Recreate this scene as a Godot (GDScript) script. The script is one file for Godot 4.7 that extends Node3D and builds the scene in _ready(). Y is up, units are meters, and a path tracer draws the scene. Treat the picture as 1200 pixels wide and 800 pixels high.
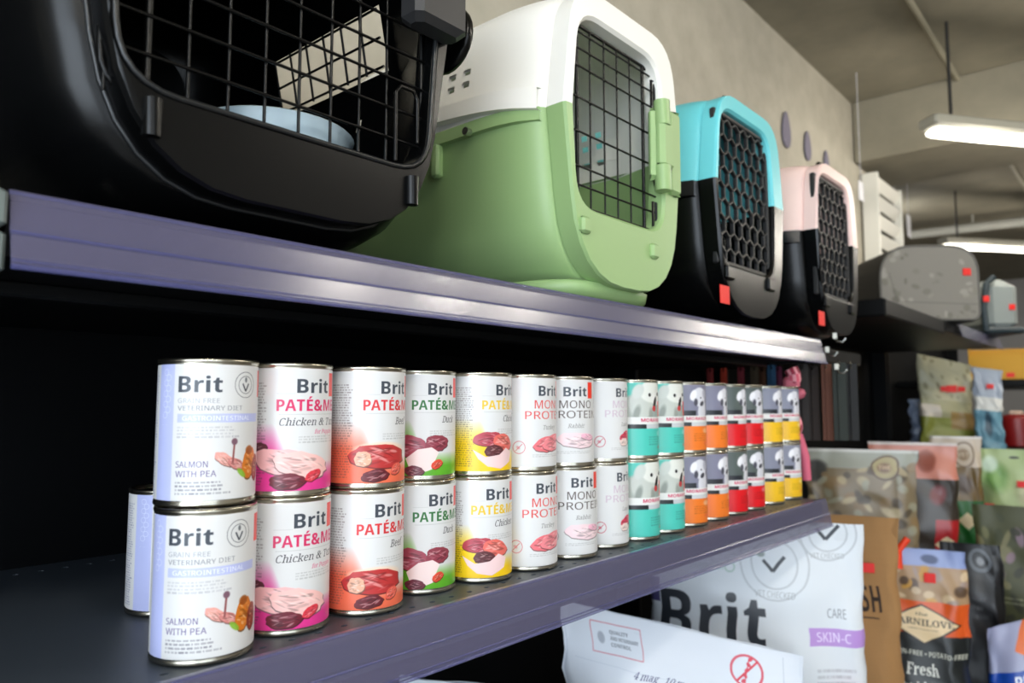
extends Node3D
# A pet-shop aisle: tinned food on a steel shelf, pet carriers on the shelf above, bags of dry food beyond.
# x runs along the shelving, -z into it, y up; the camera stands in the aisle at x = 0, z = 0.

const EYE := Vector3(0, 1.286, 0)
const FOCAL := 870.0          # in pixels of the 1200 x 800 frame
const PITCH := 4.7963
const TURN := 41.263          # degrees from the shelving's direction to the view
const DECK := 1.10            # the lower shelf's surface
const TOPDECK := 1.41         # the upper shelf's surface
const BASE := 0.25            # the plinth

var cam_basis: Basis
var used := {}
var mats := {}
var rng := RandomNumberGenerator.new()
var fonts := {}

# ---------------------------------------------------------------- camera, sky, light
func setup():
	var a := deg_to_rad(TURN)
	var p := deg_to_rad(PITCH)
	var fh := Vector3(cos(a), 0, -sin(a))
	var fwd := fh * cos(p) + Vector3.UP * sin(p)
	var right := Vector3(sin(a), 0, cos(a))
	var up := right.cross(fwd)
	cam_basis = Basis(right, up, -fwd)
	var cam := Camera3D.new()
	cam.name = "camera"
	cam.transform = Transform3D(cam_basis, EYE)
	cam.fov = rad_to_deg(2.0 * atan(400.0 / FOCAL))
	cam.near = 0.02
	cam.far = 60.0
	add_child(cam)
	var at := CameraAttributesPhysical.new()
	at.frustum_focal_length = 17.4
	at.frustum_focus_distance = 0.72
	at.exposure_aperture = 4.0
	cam.attributes = at
	cam.fov = rad_to_deg(2.0 * atan(400.0 / FOCAL))
	cam.current = true

	var env := Environment.new()
	env.background_mode = Environment.BG_SKY
	var sky := Sky.new()
	var sm := ProceduralSkyMaterial.new()
	sm.sky_top_color = Color(0.80, 0.87, 1.0)
	sm.sky_horizon_color = Color(0.92, 0.95, 1.0)
	sm.ground_horizon_color = Color(0.62, 0.62, 0.60)
	sm.ground_bottom_color = Color(0.45, 0.45, 0.43)
	sm.sun_angle_max = 0.0
	sky.sky_material = sm
	env.sky = sky
	env.background_energy_multiplier = 1.2
	env.tonemap_mode = Environment.TONE_MAPPER_LINEAR
	env.tonemap_exposure = 0.79
	env.sdfgi_enabled = true
	env.ssao_enabled = true
	env.ssil_enabled = true
	var we := WorldEnvironment.new()
	we.name = "environment"
	we.environment = env
	add_child(we)
	# daylight of the shop windows: one soft source as large as each window, just inside its glass
	window_light("daylight_front", Vector3(-1.0, 1.5, 2.92), Vector2(2.4, 1.9), Vector3(0, 0, -1), 3.6)
	window_light("daylight_side", Vector3(-2.32, 1.5, 1.2), Vector2(2.6, 1.9), Vector3(1, 0, 0), 15.0)

func window_light(called, where: Vector3, size: Vector2, towards: Vector3, energy):
	var l := AreaLight3D.new()
	l.name = called
	l.area_size = size
	l.area_normalize_energy = true
	l.light_color = Color(0.90, 0.95, 1.0)
	l.light_energy = energy
	l.shadow_enabled = true
	l.area_range = 14.0
	add_child(l)
	l.look_at_from_position(where, where + towards, Vector3.UP)

# a point on the ray through a pixel of the photograph, at a distance along the view
func at_depth(px, py, d) -> Vector3:
	return EYE + (-cam_basis.z + cam_basis.x * (px - 600.0) / FOCAL + cam_basis.y * (400.0 - py) / FOCAL) * d
func at_x(px, py, x) -> Vector3:
	var r := at_depth(px, py, 1.0) - EYE
	return EYE + r * (x / r.x)
func at_y(px, py, y) -> Vector3:
	var r := at_depth(px, py, 1.0) - EYE
	return EYE + r * ((y - EYE.y) / r.y)
func at_z(px, py, z) -> Vector3:
	var r := at_depth(px, py, 1.0) - EYE
	return EYE + r * (z / r.z)
func to_camera(p: Vector3) -> float:      # turn about y that makes local +z look at the camera
	return atan2(-p.x, -p.z)

# ---------------------------------------------------------------- naming
func numbered(called: String) -> String:
	var n: int = used.get(called, 0)
	used[called] = n + 1
	return called if n == 0 else "%s_%03d" % [called, n]

func tag(o, label: String, category: String, group := ""):
	o.set_meta("label", label)
	o.set_meta("category", category)
	if group:
		o.set_meta("group", group)

func thing(called: String, label: String, category: String, at := Vector3.ZERO, turn := 0.0, group := "") -> Node3D:
	var o := Node3D.new()
	o.name = numbered(called)
	add_child(o, true)
	o.position = at
	o.rotation.y = turn
	tag(o, label, category, group)
	return o

func part(called: String, mesh: Mesh, m: Material, parent: Node, at := Vector3.ZERO, label := "") -> MeshInstance3D:
	var o := MeshInstance3D.new()
	o.name = called
	o.mesh = mesh
	o.material_override = m
	parent.add_child(o, true)
	o.position = at
	if label:
		o.set_meta("label", label)
	return o

func structure(called: String, mesh: Mesh, m: Material, at := Vector3.ZERO) -> MeshInstance3D:
	var o := part(called, mesh, m, self, at)
	o.set_meta("kind", "structure")
	return o

# ---------------------------------------------------------------- materials
func mat(key: String, c: Color, rough := 0.5, metal := 0.0) -> StandardMaterial3D:
	if mats.has(key):
		return mats[key]
	var m := StandardMaterial3D.new()
	m.resource_name = key
	m.albedo_color = c
	m.roughness = rough
	m.metallic = metal
	mats[key] = m
	return m

func grain(m: StandardMaterial3D, scale: float, relief: float, freq := 0.02, seed_ := 1):
	var t := NoiseTexture2D.new()
	t.width = 512
	t.height = 512
	t.seamless = true
	var n := FastNoiseLite.new()
	n.seed = seed_
	n.frequency = freq
	n.fractal_octaves = 4
	t.noise = n
	m.uv1_triplanar = true
	m.uv1_world_triplanar = true
	m.uv1_scale = Vector3.ONE * scale
	m.heightmap_enabled = true
	m.heightmap_texture = t
	m.heightmap_scale = relief

func mottled(m: StandardMaterial3D, dark: Color, light: Color, scale: float, freq: float, seed_: int):
	var t := NoiseTexture2D.new()
	t.width = 1024
	t.height = 1024
	t.seamless = true
	var n := FastNoiseLite.new()
	n.seed = seed_
	n.frequency = freq
	n.fractal_octaves = 6
	n.fractal_gain = 0.6
	t.noise = n
	var g := Gradient.new()
	g.set_color(0, dark)
	g.set_color(1, light)
	t.color_ramp = g
	m.albedo_color = Color.WHITE
	m.albedo_texture = t
	m.uv1_triplanar = true
	m.uv1_world_triplanar = true
	m.uv1_scale = Vector3.ONE * scale

func print_mat(key: String, img: Image, rough := 0.35) -> StandardMaterial3D:
	var m := StandardMaterial3D.new()
	m.resource_name = key
	m.albedo_texture = ImageTexture.create_from_image(img)
	m.roughness = rough
	mats[key] = m
	return m

# ---------------------------------------------------------------- geometry
class Geo:
	var v := PackedVector3Array()
	var n := PackedVector3Array()
	var t := PackedVector2Array()
	var f := PackedInt32Array()
	# rows of points, smooth; away = a point that the faces turn from
	func grid(rows: Array, closed := false, skip := {}, uv := Rect2(0, 0, 1, 1), orient := 0):
		var nr := rows.size()
		var nc: int = rows[0].size()
		var base := v.size()
		var vv := PackedVector3Array()
		var cc := nc + (1 if closed else 0)
		for i in nr:
			vv.append_array(rows[i])
			if closed:
				vv.append(rows[i][0])
			for j in cc:
				t.append(uv.position + Vector2(uv.size.x * j / (cc - 1), uv.size.y * i / maxi(nr - 1, 1)))
		var idx := PackedInt32Array()
		for i in nr - 1:
			for j in cc - 1:
				if skip.has(i * 1000 + j):
					continue
				var a := i * cc + j
				idx.append_array([a, a + 1, a + cc, a + 1, a + cc + 1, a + cc])
		tri_smooth(vv, idx, base, orient, cc if closed else 0)
	func tri_smooth(vv: PackedVector3Array, idx: PackedInt32Array, base: int, orient: int, wrap := 0):
		var c := Vector3.ZERO
		for p in vv:
			c += p
		c /= vv.size()
		var nn := PackedVector3Array()
		nn.resize(vv.size())
		var sum := 0.0
		for k in range(0, idx.size(), 3):
			var a := vv[idx[k]]
			var fn := (vv[idx[k + 2]] - a).cross(vv[idx[k + 1]] - a)
			sum += fn.dot(a - c)
			nn[idx[k]] += fn
			nn[idx[k + 1]] += fn
			nn[idx[k + 2]] += fn
		if wrap:
			for r in range(0, vv.size(), wrap):
				var s := nn[r] + nn[r + wrap - 1]
				nn[r] = s
				nn[r + wrap - 1] = s
		var flip := (orient == 0 and sum < 0.0) or orient < 0
		for k in range(0, idx.size(), 3):
			if flip:
				f.append_array([base + idx[k], base + idx[k + 2], base + idx[k + 1]])
			else:
				f.append_array([base + idx[k], base + idx[k + 1], base + idx[k + 2]])
		for q in nn:
			n.append((-q if flip else q).normalized())
		v.append_array(vv)
	# flat convex polygon, facing away from the point
	func poly(pts: PackedVector3Array, away: Vector3, uvs := PackedVector2Array()):
		var base := v.size()
		var nn := Vector3.ZERO
		for k in range(1, pts.size() - 1):
			nn += (pts[k + 1] - pts[0]).cross(pts[k] - pts[0])
		nn = nn.normalized()
		var flip := nn.dot(pts[0] - away) < 0.0
		for k in pts.size():
			v.append(pts[k])
			n.append(-nn if flip else nn)
			t.append(uvs[k] if uvs.size() else Vector2(0, 0))
		for k in range(1, pts.size() - 1):
			if flip:
				f.append_array([base, base + k + 1, base + k])
			else:
				f.append_array([base, base + k, base + k + 1])
	# box with chamfered edges
	func box(c: Vector3, s: Vector3, bevel := 0.0, b := Basis.IDENTITY):
		var h := s / 2.0
		var rows := []
		var e := minf(bevel, minf(h.x, minf(h.y, h.z)) * 0.95)
		if e <= 0.0:
			var q := []
			for y in [-h.y, h.y]:
				q.append(PackedVector3Array([c + b * Vector3(-h.x, y, -h.z), c + b * Vector3(h.x, y, -h.z), c + b * Vector3(h.x, y, h.z), c + b * Vector3(-h.x, y, h.z)]))
			poly(q[0], c)
			poly(q[1], c)
			for k in 4:
				poly(PackedVector3Array([q[0][k], q[0][(k + 1) % 4], q[1][(k + 1) % 4], q[1][k]]), c)
			return
		for w in [[-h.y, e], [-h.y + e, 0.0], [h.y - e, 0.0], [h.y, e]]:
			var x: float = h.x - w[1]
			var z: float = h.z - w[1]
			var r := PackedVector3Array()
			for p in [[-x + e, -z], [x - e, -z], [x, -z + e], [x, z - e], [x - e, z], [-x + e, z], [-x, z - e], [-x, -z + e]]:
				r.append(c + b * Vector3(p[0], w[0], p[1]))
			rows.append(r)
		for i in 3:
			for k in 8:
				poly(PackedVector3Array([rows[i][k], rows[i][(k + 1) % 8], rows[i + 1][(k + 1) % 8], rows[i + 1][k]]), c)
		poly(rows[0], c)
		poly(rows[3], c)
	func tube(path: PackedVector3Array, r: float, sides := 8, ring := false):
		var rows := []
		var last := path.size()
		var side := Vector3.ZERO
		for i in last:
			var d: Vector3
			if ring:
				d = path[(i + 1) % last] - path[(i + last - 1) % last]
			else:
				d = path[mini(i + 1, last - 1)] - path[maxi(i - 1, 0)]
			d = d.normalized()
			if side == Vector3.ZERO:
				side = d.cross(Vector3.UP if absf(d.y) < 0.9 else Vector3.RIGHT).normalized()
			else:
				side = (side - d * side.dot(d)).normalized()
			var o := d.cross(side)
			var row := PackedVector3Array()
			for k in sides:
				var a := TAU * k / sides
				row.append(path[i] + (side * cos(a) + o * sin(a)) * r)
			rows.append(row)
		if ring:
			rows.append(rows[0])
		grid(rows, true, {}, Rect2(0, 0, 1, 1), 1 if not ring else 1)
		if not ring:
			poly(rows[0], path[1])
			poly(rows[last - 1], path[last - 2])
	# profile of (radius, height), turned about y
	func lathe(prof: Array, seg := 32, c := Vector3.ZERO, orient := 0):
		var rows := []
		for p in prof:
			var row := PackedVector3Array()
			for k in seg:
				var a := TAU * k / seg
				row.append(c + Vector3(sin(a) * p[0], p[1], cos(a) * p[0]))
			rows.append(row)
		grid(rows, true, {}, Rect2(0, 0, 1, 1), orient)
	func disc(c: Vector3, r: float, up: bool, seg := 32):
		var p := PackedVector3Array()
		for k in seg:
			p.append(c + Vector3(sin(TAU * k / seg), 0, cos(TAU * k / seg)) * r)
		poly(p, c + Vector3(0, -1 if up else 1, 0))
	# a profile in (z, y) drawn along x; sharp edges
	func extrude_x(prof: PackedVector2Array, x0: float, x1: float, closed := true):
		var c := Vector2.ZERO
		for p in prof:
			c += p
		c /= prof.size()
		var away := Vector3((x0 + x1) / 2, c.y, c.x)
		var last := prof.size() if closed else prof.size() - 1
		for i in last:
			var p := prof[i]
			var q := prof[(i + 1) % prof.size()]
			poly(PackedVector3Array([Vector3(x0, p.y, p.x), Vector3(x1, p.y, p.x), Vector3(x1, q.y, q.x), Vector3(x0, q.y, q.x)]), away)
		if closed:
			for x in [x0, x1]:
				var r := PackedVector3Array()
				for p in prof:
					r.append(Vector3(x, p.y, p.x))
				poly(r, away)
	func mesh() -> ArrayMesh:
		var a := []
		a.resize(Mesh.ARRAY_MAX)
		a[Mesh.ARRAY_VERTEX] = v
		a[Mesh.ARRAY_NORMAL] = n
		a[Mesh.ARRAY_TEX_UV] = t
		a[Mesh.ARRAY_INDEX] = f
		var m := ArrayMesh.new()
		m.add_surface_from_arrays(Mesh.PRIMITIVE_TRIANGLES, a)
		return m

func box_mesh(s: Vector3, bevel := 0.0, c := Vector3.ZERO) -> ArrayMesh:
	var g := Geo.new()
	g.box(c, s, bevel)
	return g.mesh()

# a path with its corners rounded (quadratic curves), n pieces per straight and per bend
func rounded(pts: Array, r: Array, straight: Array, bend := 6) -> PackedVector2Array:
	var out := PackedVector2Array()
	var at: Vector2 = pts[0]
	out.append(at)
	for i in range(1, pts.size()):
		var p: Vector2 = pts[i]
		var end := p
		var inner: bool = i < pts.size() - 1
		if inner:
			end = p + (at - p).normalized() * r[i - 1]
		for k in range(1, straight[i - 1] + 1):
			out.append(at.lerp(end, float(k) / straight[i - 1]))
		if inner:
			var nxt: Vector2 = pts[i + 1]
			var b: Vector2 = p + (nxt - p).normalized() * r[i - 1]
			for k in range(1, bend + 1):
				var s := float(k) / bend
				out.append(end.lerp(p, s).lerp(p.lerp(b, s), s))
			at = b
	return out

# ---------------------------------------------------------------- print: a picture in millimetres
class Sheet:
	var img: Image
	var s: float           # pixels per millimetre
	var ox: float          # where x = 0 lies, in millimetres
	var host
	func _init(h, w_mm: float, h_mm: float, px: float, origin := 0.0, paper := Color.WHITE):
		host = h
		s = px
		ox = origin
		img = Image.create_empty(int(w_mm * px), int(h_mm * px), false, Image.FORMAT_RGB8)
		img.fill(paper)
	func rect(x0, y0, x1, y1, c: Color):
		img.fill_rect(Rect2i(roundi((x0 + ox) * s), roundi(y0 * s), maxi(1, roundi((x1 - x0) * s)), maxi(1, roundi((y1 - y0) * s))), c)
	func dot(x: int, y: int, c: Color, a: float):
		if a <= 0.0 or x < 0 or y < 0 or x >= img.get_width() or y >= img.get_height():
			return
		img.set_pixel(x, y, img.get_pixel(x, y).lerp(c, minf(a, 1.0)))
	# ellipse turned by rot; soft = share of the radius over which it fades
	func oval(cx, cy, rx, ry, c: Color, alpha := 1.0, soft := 0.1, rot := 0.0):
		var X: float = (cx + ox) * s
		var Y: float = cy * s
		var A: float = rx * s
		var B: float = ry * s
		var m := maxf(A, B)
		var ca := cos(rot)
		var sa := sin(rot)
		for y in range(maxi(0, int(Y - m)), mini(img.get_height() - 1, int(Y + m)) + 1):
			for x in range(maxi(0, int(X - m)), mini(img.get_width() - 1, int(X + m)) + 1):
				var dx := x - X
				var dy := y - Y
				var u := (dx * ca + dy * sa) / A
				var w := (dy * ca - dx * sa) / B
				var d := sqrt(u * u + w * w)
				if d < 1.0:
					dot(x, y, c, alpha * minf(1.0, (1.0 - d) / maxf(soft, 0.02)))
	func ring(cx, cy, r, wide, c: Color, alpha := 1.0):
		var n := int(TAU * r * s * 1.6)
		for k in n:
			var a := TAU * k / n
			for q in int(ceil(wide * s)):
				var rr: float = (r - wide / 2.0) * s + q
				dot(int((cx + ox) * s + cos(a) * rr), int(cy * s + sin(a) * rr), c, alpha * 0.7)
	func line(x0, y0, x1, y1, wide, c: Color, alpha := 1.0):
		var d := Vector2(x1 - x0, y1 - y0)
		var o: Vector2 = d.normalized().orthogonal() * wide / 2.0
		var a := Vector2(x0, y0)
		shape([a + o, a + d + o, a + d - o, a - o], c, alpha)
	func shape(pts: Array, c: Color, alpha := 1.0):
		var p := PackedVector2Array()
		for q in pts:
			p.append(Vector2((q.x + ox) * s, q.y * s))
		var idx := Geometry2D.triangulate_polygon(p)
		var tris := PackedVector2Array()
		for k in idx:
			tris.append(p[k])
		fill(tris, c, alpha)
	# coverage of triangles, then blended
	func fill(tris: PackedVector2Array, c: Color, alpha := 1.0):
		if tris.is_empty():
			return
		var lo := tris[0]
		var hi := tris[0]
		for p in tris:
			lo = lo.min(p)
			hi = hi.max(p)
		var x0 := maxi(0, int(floor(lo.x)))
		var y0 := maxi(0, int(floor(lo.y)))
		var x1 := mini(img.get_width() - 1, int(ceil(hi.x)))
		var y1 := mini(img.get_height() - 1, int(ceil(hi.y)))
		if x1 < x0 or y1 < y0:
			return
		var w := x1 - x0 + 1
		var cov := PackedFloat32Array()
		cov.resize(w * (y1 - y0 + 1))
		for k in range(0, tris.size() - 2, 3):
			var a := tris[k]
			var b := tris[k + 1]
			var d := tris[k + 2]
			var ya := minf(a.y, minf(b.y, d.y))
			var yb := maxf(a.y, maxf(b.y, d.y))
			for sy in range(maxi(y0 * 3, int(ceil(ya * 3 - 0.5))), mini((y1 + 1) * 3 - 1, int(floor(yb * 3 - 0.5))) + 1):
				var yy := (sy + 0.5) / 3.0
				var l := 1e9
				var r := -1e9
				for e in [[a, b], [b, d], [d, a]]:
					var p: Vector2 = e[0]
					var q: Vector2 = e[1]
					if (p.y <= yy) != (q.y <= yy):
						var xx := p.x + (q.x - p.x) * (yy - p.y) / (q.y - p.y)
						l = minf(l, xx)
						r = maxf(r, xx)
				if r <= l:
					continue
				l = maxf(l, x0)
				r = minf(r, x1 + 1)
				var row := (sy / 3 - y0) * w - x0
				for x in range(int(l), int(ceil(r))):
					if x > x1:
						break
					cov[row + x] += (minf(r, x + 1) - maxf(l, x)) / 3.0
		for y in range(y0, y1 + 1):
			for x in range(x0, x1 + 1):
				var q := cov[(y - y0) * w + x - x0]
				if q > 0.0:
					dot(x, y, c, minf(q, 1.0) * alpha)
	# a line of writing: capitals from y0 to y1, from x0 on to x1 (x1 <= x0: natural width); slant leans it; turned: reads upwards
	func write(txt: String, font: String, x0, y0, x1, y1, c: Color, alpha := 1.0, slant := 0.0, turned := false):
		var g: Array = host.glyphs(txt, font)
		var pts: PackedVector2Array = g[0]
		var cap: float = g[1]
		var wide: float = g[2]
		var ky: float = (y1 - y0) / cap
		var kx: float = ky if x1 <= x0 else (x1 - x0) / wide
		var out := PackedVector2Array()
		out.resize(pts.size())
		for i in pts.size():
			var p := pts[i]
			var q := Vector2(p.x * kx + p.y * ky * slant, -p.y * ky)
			if turned:
				q = Vector2(q.y, -q.x)
				out[i] = Vector2((x0 + q.x + (y1 - y0) + ox) * s, (y1 + q.y) * s)
			else:
				out[i] = Vector2((x0 + q.x + ox) * s, (y1 + q.y) * s)
		fill(out, c, alpha)
	# rows of unreadably small print
	func fine(x0, y0, x1, y1, step, c: Color, alpha, seed_):
		var r := RandomNumberGenerator.new()
		r.seed = seed_
		var y: float = y0
		while y < y1:
			var x: float = x0
			var stop: float = x1 - r.randf() * (x1 - x0) * 0.25
			while x < stop:
				var w := r.randf_range(1.0, 4.5)
				var a: float = alpha * r.randf_range(0.5, 1.0)
				for px in range(int((x + ox) * s), int((minf(x + w, stop) + ox) * s)):
					for py in range(int(y * s), int((y + step * 0.45) * s) + 1):
						dot(px, py, c, a * r.randf_range(0.5, 1.0))
				x += w + 0.9
			y += step
	# a chunk of meat as printed: an uneven outline, streaks of fat, deep folds
	func chunk(cx, cy, rx, ry, base: Color, seed_, rot := 0.0):
		var r := RandomNumberGenerator.new()
		r.seed = seed_
		var edge := []
		var under := []
		var bump := 1.0
		for k in 22:
			var a := TAU * k / 22
			bump = lerpf(bump, r.randf_range(0.82, 1.14), 0.6)
			var p := Vector2(cos(a) * rx * bump, sin(a) * ry * bump).rotated(rot)
			edge.append(Vector2(cx, cy) + p)
			under.append(Vector2(cx + 0.3, cy + 0.9) + p * 1.03)
		shape(under, base.darkened(0.5), 0.85)
		shape(edge, base)
		for k in 26:
			var a := r.randf() * TAU
			var q := sqrt(r.randf()) * 0.72
			var p := Vector2(cos(a) * rx * q, sin(a) * ry * q).rotated(rot)
			var tone: Color = [base.darkened(0.35), base.lightened(0.22), base.lerp(Color(1, 0.93, 0.9), 0.6), base.darkened(0.18)][k % 4]
			var room := 1.0 - q
			oval(cx + p.x, cy + p.y, rx * r.randf_range(0.08, 0.16) + rx * room * 0.35, ry * r.randf_range(0.05, 0.16), tone, 0.7, 0.45, rot + r.randf_range(-0.45, 0.45))

func glyphs(txt: String, font: String) -> Array:
	var key := font + "|" + txt
	if fonts.has(key):
		return fonts[key]
	var f := SystemFont.new()
	f.font_names = PackedStringArray([{"b": "Droid Sans", "n": "Droid Sans", "s": "Droid Serif", "sb": "Droid Serif"}[font]])
	f.font_weight = 700 if font in ["b", "sb"] else 400
	var tm := TextMesh.new()
	tm.font = f
	tm.font_size = 40
	tm.pixel_size = 1.0
	tm.depth = 0.0
	tm.curve_step = 3.0
	tm.horizontal_alignment = HORIZONTAL_ALIGNMENT_LEFT
	tm.vertical_alignment = VERTICAL_ALIGNMENT_BOTTOM
	tm.text = "H"
	var cap := 0.0
	var foot := 1e9
	for p in tm.get_mesh_arrays()[Mesh.ARRAY_VERTEX]:
		cap = maxf(cap, p.y)
		foot = minf(foot, p.y)
	tm.text = txt
	var a := tm.get_mesh_arrays()
	var pts := PackedVector2Array()
	var lo := 1e9
	var hi := -1e9
	for p in a[Mesh.ARRAY_VERTEX]:
		lo = minf(lo, p.x)
		hi = maxf(hi, p.x)
	var vs: PackedVector3Array = a[Mesh.ARRAY_VERTEX]
	var idx = a[Mesh.ARRAY_INDEX]
	for k in (idx if idx != null and idx.size() else PackedInt32Array(range(vs.size()))):
		pts.append(Vector2(vs[k].x - lo, vs[k].y - foot))
	fonts[key] = [pts, cap - foot, hi - lo]
	return fonts[key]

# ---------------------------------------------------------------- tins
const SLATE := Color(0.22, 0.25, 0.29)
const TABRED := Color(0.93, 0.20, 0.10)
const LABEL_W := 229.0
const LABEL_H := 101.0

func tin_sheet() -> Sheet:
	return Sheet.new(self, LABEL_W, LABEL_H, 4.0, LABEL_W / 2.0, Color(0.845, 0.845, 0.845))

func logo(s: Sheet, x := -22.0):
	s.write("Brit", "b", x, 9, x + 31.5, 20.5, SLATE)
	s.rect(x + 34, 3, x + 44, 23, TABRED)

# wide soft patches of colour printed round the foot of the label
func tinted_foot(s: Sheet, c: Color, lo := 46.0):
	var w := s.img.get_width()
	var h := s.img.get_height()
	for x in w:
		var mm := x / s.s - s.ox
		var side := smoothstep(24.0, 42.0, absf(mm))
		var start := lerpf(78.0, lo, side)
		for y in range(int(start * s.s) - 20, h):
			var d := y / s.s - start
			s.dot(x, y, c, clampf(d / lerpf(14.0, 26.0, side) + 0.02, 0.0, 1.0))

func pate_label(c: Color, word: Color, taste: String, kind: int) -> Image:
	var s := tin_sheet()
	tinted_foot(s, c)
	s.fine(-70, 12, -46, 97, 2.3, Color(0.35, 0.3, 0.3), 0.6, 5 + kind)
	s.fine(52, 12, 76, 97, 2.3, Color(0.35, 0.3, 0.3), 0.6, 9 + kind)
	logo(s)
	s.line(-38, 21.2, -23, 21.2, 0.3, Color(0.6, 0.6, 0.6), 0.6)
	s.write("PATÉ&MEAT", "b", -38, 26, 38, 35.5, word)
	s.line(-36, 38.3, 36, 38.3, 0.25, Color(0.5, 0.5, 0.5), 0.6)
	if kind == 0:
		s.write("Chicken & Turkey", "s", -36, 41.5, 35, 47.5, Color(0.2, 0.2, 0.22), 1.0, 0.25)
		s.write("for Puppies", "s", -6, 51, 18, 54.5, word, 0.8, 0.25)
	else:
		var wide := 4.2 * taste.length()
		s.write(taste, "s", 2 - wide / 2, 42, 2 + wide / 2, 48.5, Color(0.2, 0.2, 0.22), 1.0, 0.25)
	s.fine(-20, 56.5, 22, 62, 2.2, Color(0.5, 0.5, 0.5), 0.5, 3)
	s.ox -= 18.0
	if kind == 0:
		s.chunk(-38, 68, 11, 6.5, Color(0.36, 0.16, 0.2), 21, -0.3)
		s.chunk(-15, 77, 25, 11, Color(0.95, 0.72, 0.72), 22, 0.15)
		s.chunk(2, 80, 25, 10.5, Color(0.96, 0.76, 0.74), 23, 0.2)
		s.chunk(-10, 93, 15, 6.5, Color(0.42, 0.12, 0.18), 24)
		s.chunk(12, 89, 8, 4, Color(0.85, 0.22, 0.28), 25, -0.4)
	elif kind == 1:
		s.oval(-2, 71, 29, 8, Color(0.93, 0.82, 0.72), 0.9, 0.3)
		s.chunk(-4, 77, 29, 11, Color(0.72, 0.20, 0.20), 31, 0.05)
		s.chunk(-20, 79, 8, 7, Color(0.88, 0.66, 0.55), 34)
		s.chunk(-8, 94, 13, 5.5, Color(0.40, 0.12, 0.16), 32, -0.1)
		s.chunk(14, 89, 7, 5, Color(0.86, 0.36, 0.30), 33, -0.5)
	elif kind == 2:
		s.chunk(-22, 72, 18, 11, Color(0.62, 0.26, 0.33), 41)
		s.chunk(6, 69, 14, 8, Color(0.56, 0.22, 0.28), 42)
		s.shape([Vector2(-26, 84), Vector2(-14, 75), Vector2(0, 73), Vector2(8, 78), Vector2(4, 86), Vector2(10, 92), Vector2(-6, 97), Vector2(-22, 94)], Color(0.95, 0.86, 0.85))
		s.chunk(-18, 96, 10, 5, Color(0.42, 0.16, 0.22), 43)
		s.chunk(6, 90, 7, 4, Color(0.85, 0.28, 0.20), 44, -0.4)
		s.chunk(-36, 84, 6, 9, Color(0.72, 0.36, 0.36), 45)
	else:
		s.chunk(-12, 67, 17, 8, Color(0.70, 0.24, 0.30), 51)
		s.chunk(8, 71, 16, 9, Color(0.88, 0.42, 0.38), 52, 0.2)
		s.chunk(-6, 80, 11, 7, Color(0.36, 0.16, 0.18), 53)
		s.shape([Vector2(-30, 78), Vector2(-16, 86), Vector2(0, 84), Vector2(10, 77), Vector2(21, 82), Vector2(18, 92), Vector2(2, 99), Vector2(-14, 96), Vector2(-24, 88)], Color(0.93, 0.80, 0.80))
	s.ox += 18.0
	for k in 4:
		s.oval(33 + (k % 2) * 5, 70 + k * 6, 3.2, 1.8, Color(0.35, 0.55, 0.25) if kind == 2 else Color(0.92, 0.90, 0.86), 0.8, 0.4, k * 0.7)
	s.write("PIECES", "b", 24, 94, 34, 96, Color.WHITE, 0.9)
	return s.img

func mono_label(word: Color, taste: String, meat: Color, kind: int) -> Image:
	var s := tin_sheet()
	s.fine(-74, 16, -52, 95, 2.4, Color(0.5, 0.5, 0.5), 0.4, 15 + kind)
	s.fine(56, 16, 78, 95, 2.4, Color(0.5, 0.5, 0.5), 0.4, 19 + kind)
	logo(s)
	s.write("MONO", "n", -27, 25.5, 18, 35, word)
	s.write("PROTEIN", "n", -38, 38, 30, 47, word)
	var wide := 3.6 * taste.length()
	s.write(taste, "s", -6 - wide / 2, 54, -6 + wide / 2, 59, Color(0.45, 0.45, 0.45), 0.9, 0.25)
	s.ring(-45, 79, 7, 0.9, meat.darkened(0.1), 0.8)
	s.line(-49, 83, -41, 75, 0.9, meat.darkened(0.1), 0.8)
	s.oval(-46, 79, 3, 2, meat.darkened(0.1), 0.5, 0.4, 0.6)
	if kind == 1:
		s.chunk(-4, 74, 27, 9.5, Color(0.93, 0.82, 0.84), 61, 0.05)
		s.chunk(12, 70, 12, 4, Color(0.95, 0.72, 0.80), 62, 0.1)
	elif kind == 0:
		s.chunk(-10, 75, 19, 9, meat, 63, -0.15)
		s.chunk(3, 74, 19, 9.5, meat.lightened(0.15), 64, -0.2)
	else:
		s.chunk(2, 74, 20, 9, meat, 65, -0.1)
		s.chunk(-6, 80, 11, 5, Color(0.95, 0.85, 0.82), 66)
		s.chunk(10, 70, 12, 5, meat.lightened(0.1), 67, -0.5)
	s.fine(-30, 87, 24, 90, 2.0, Color(0.5, 0.5, 0.5), 0.5, 8)
	return s.img

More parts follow.
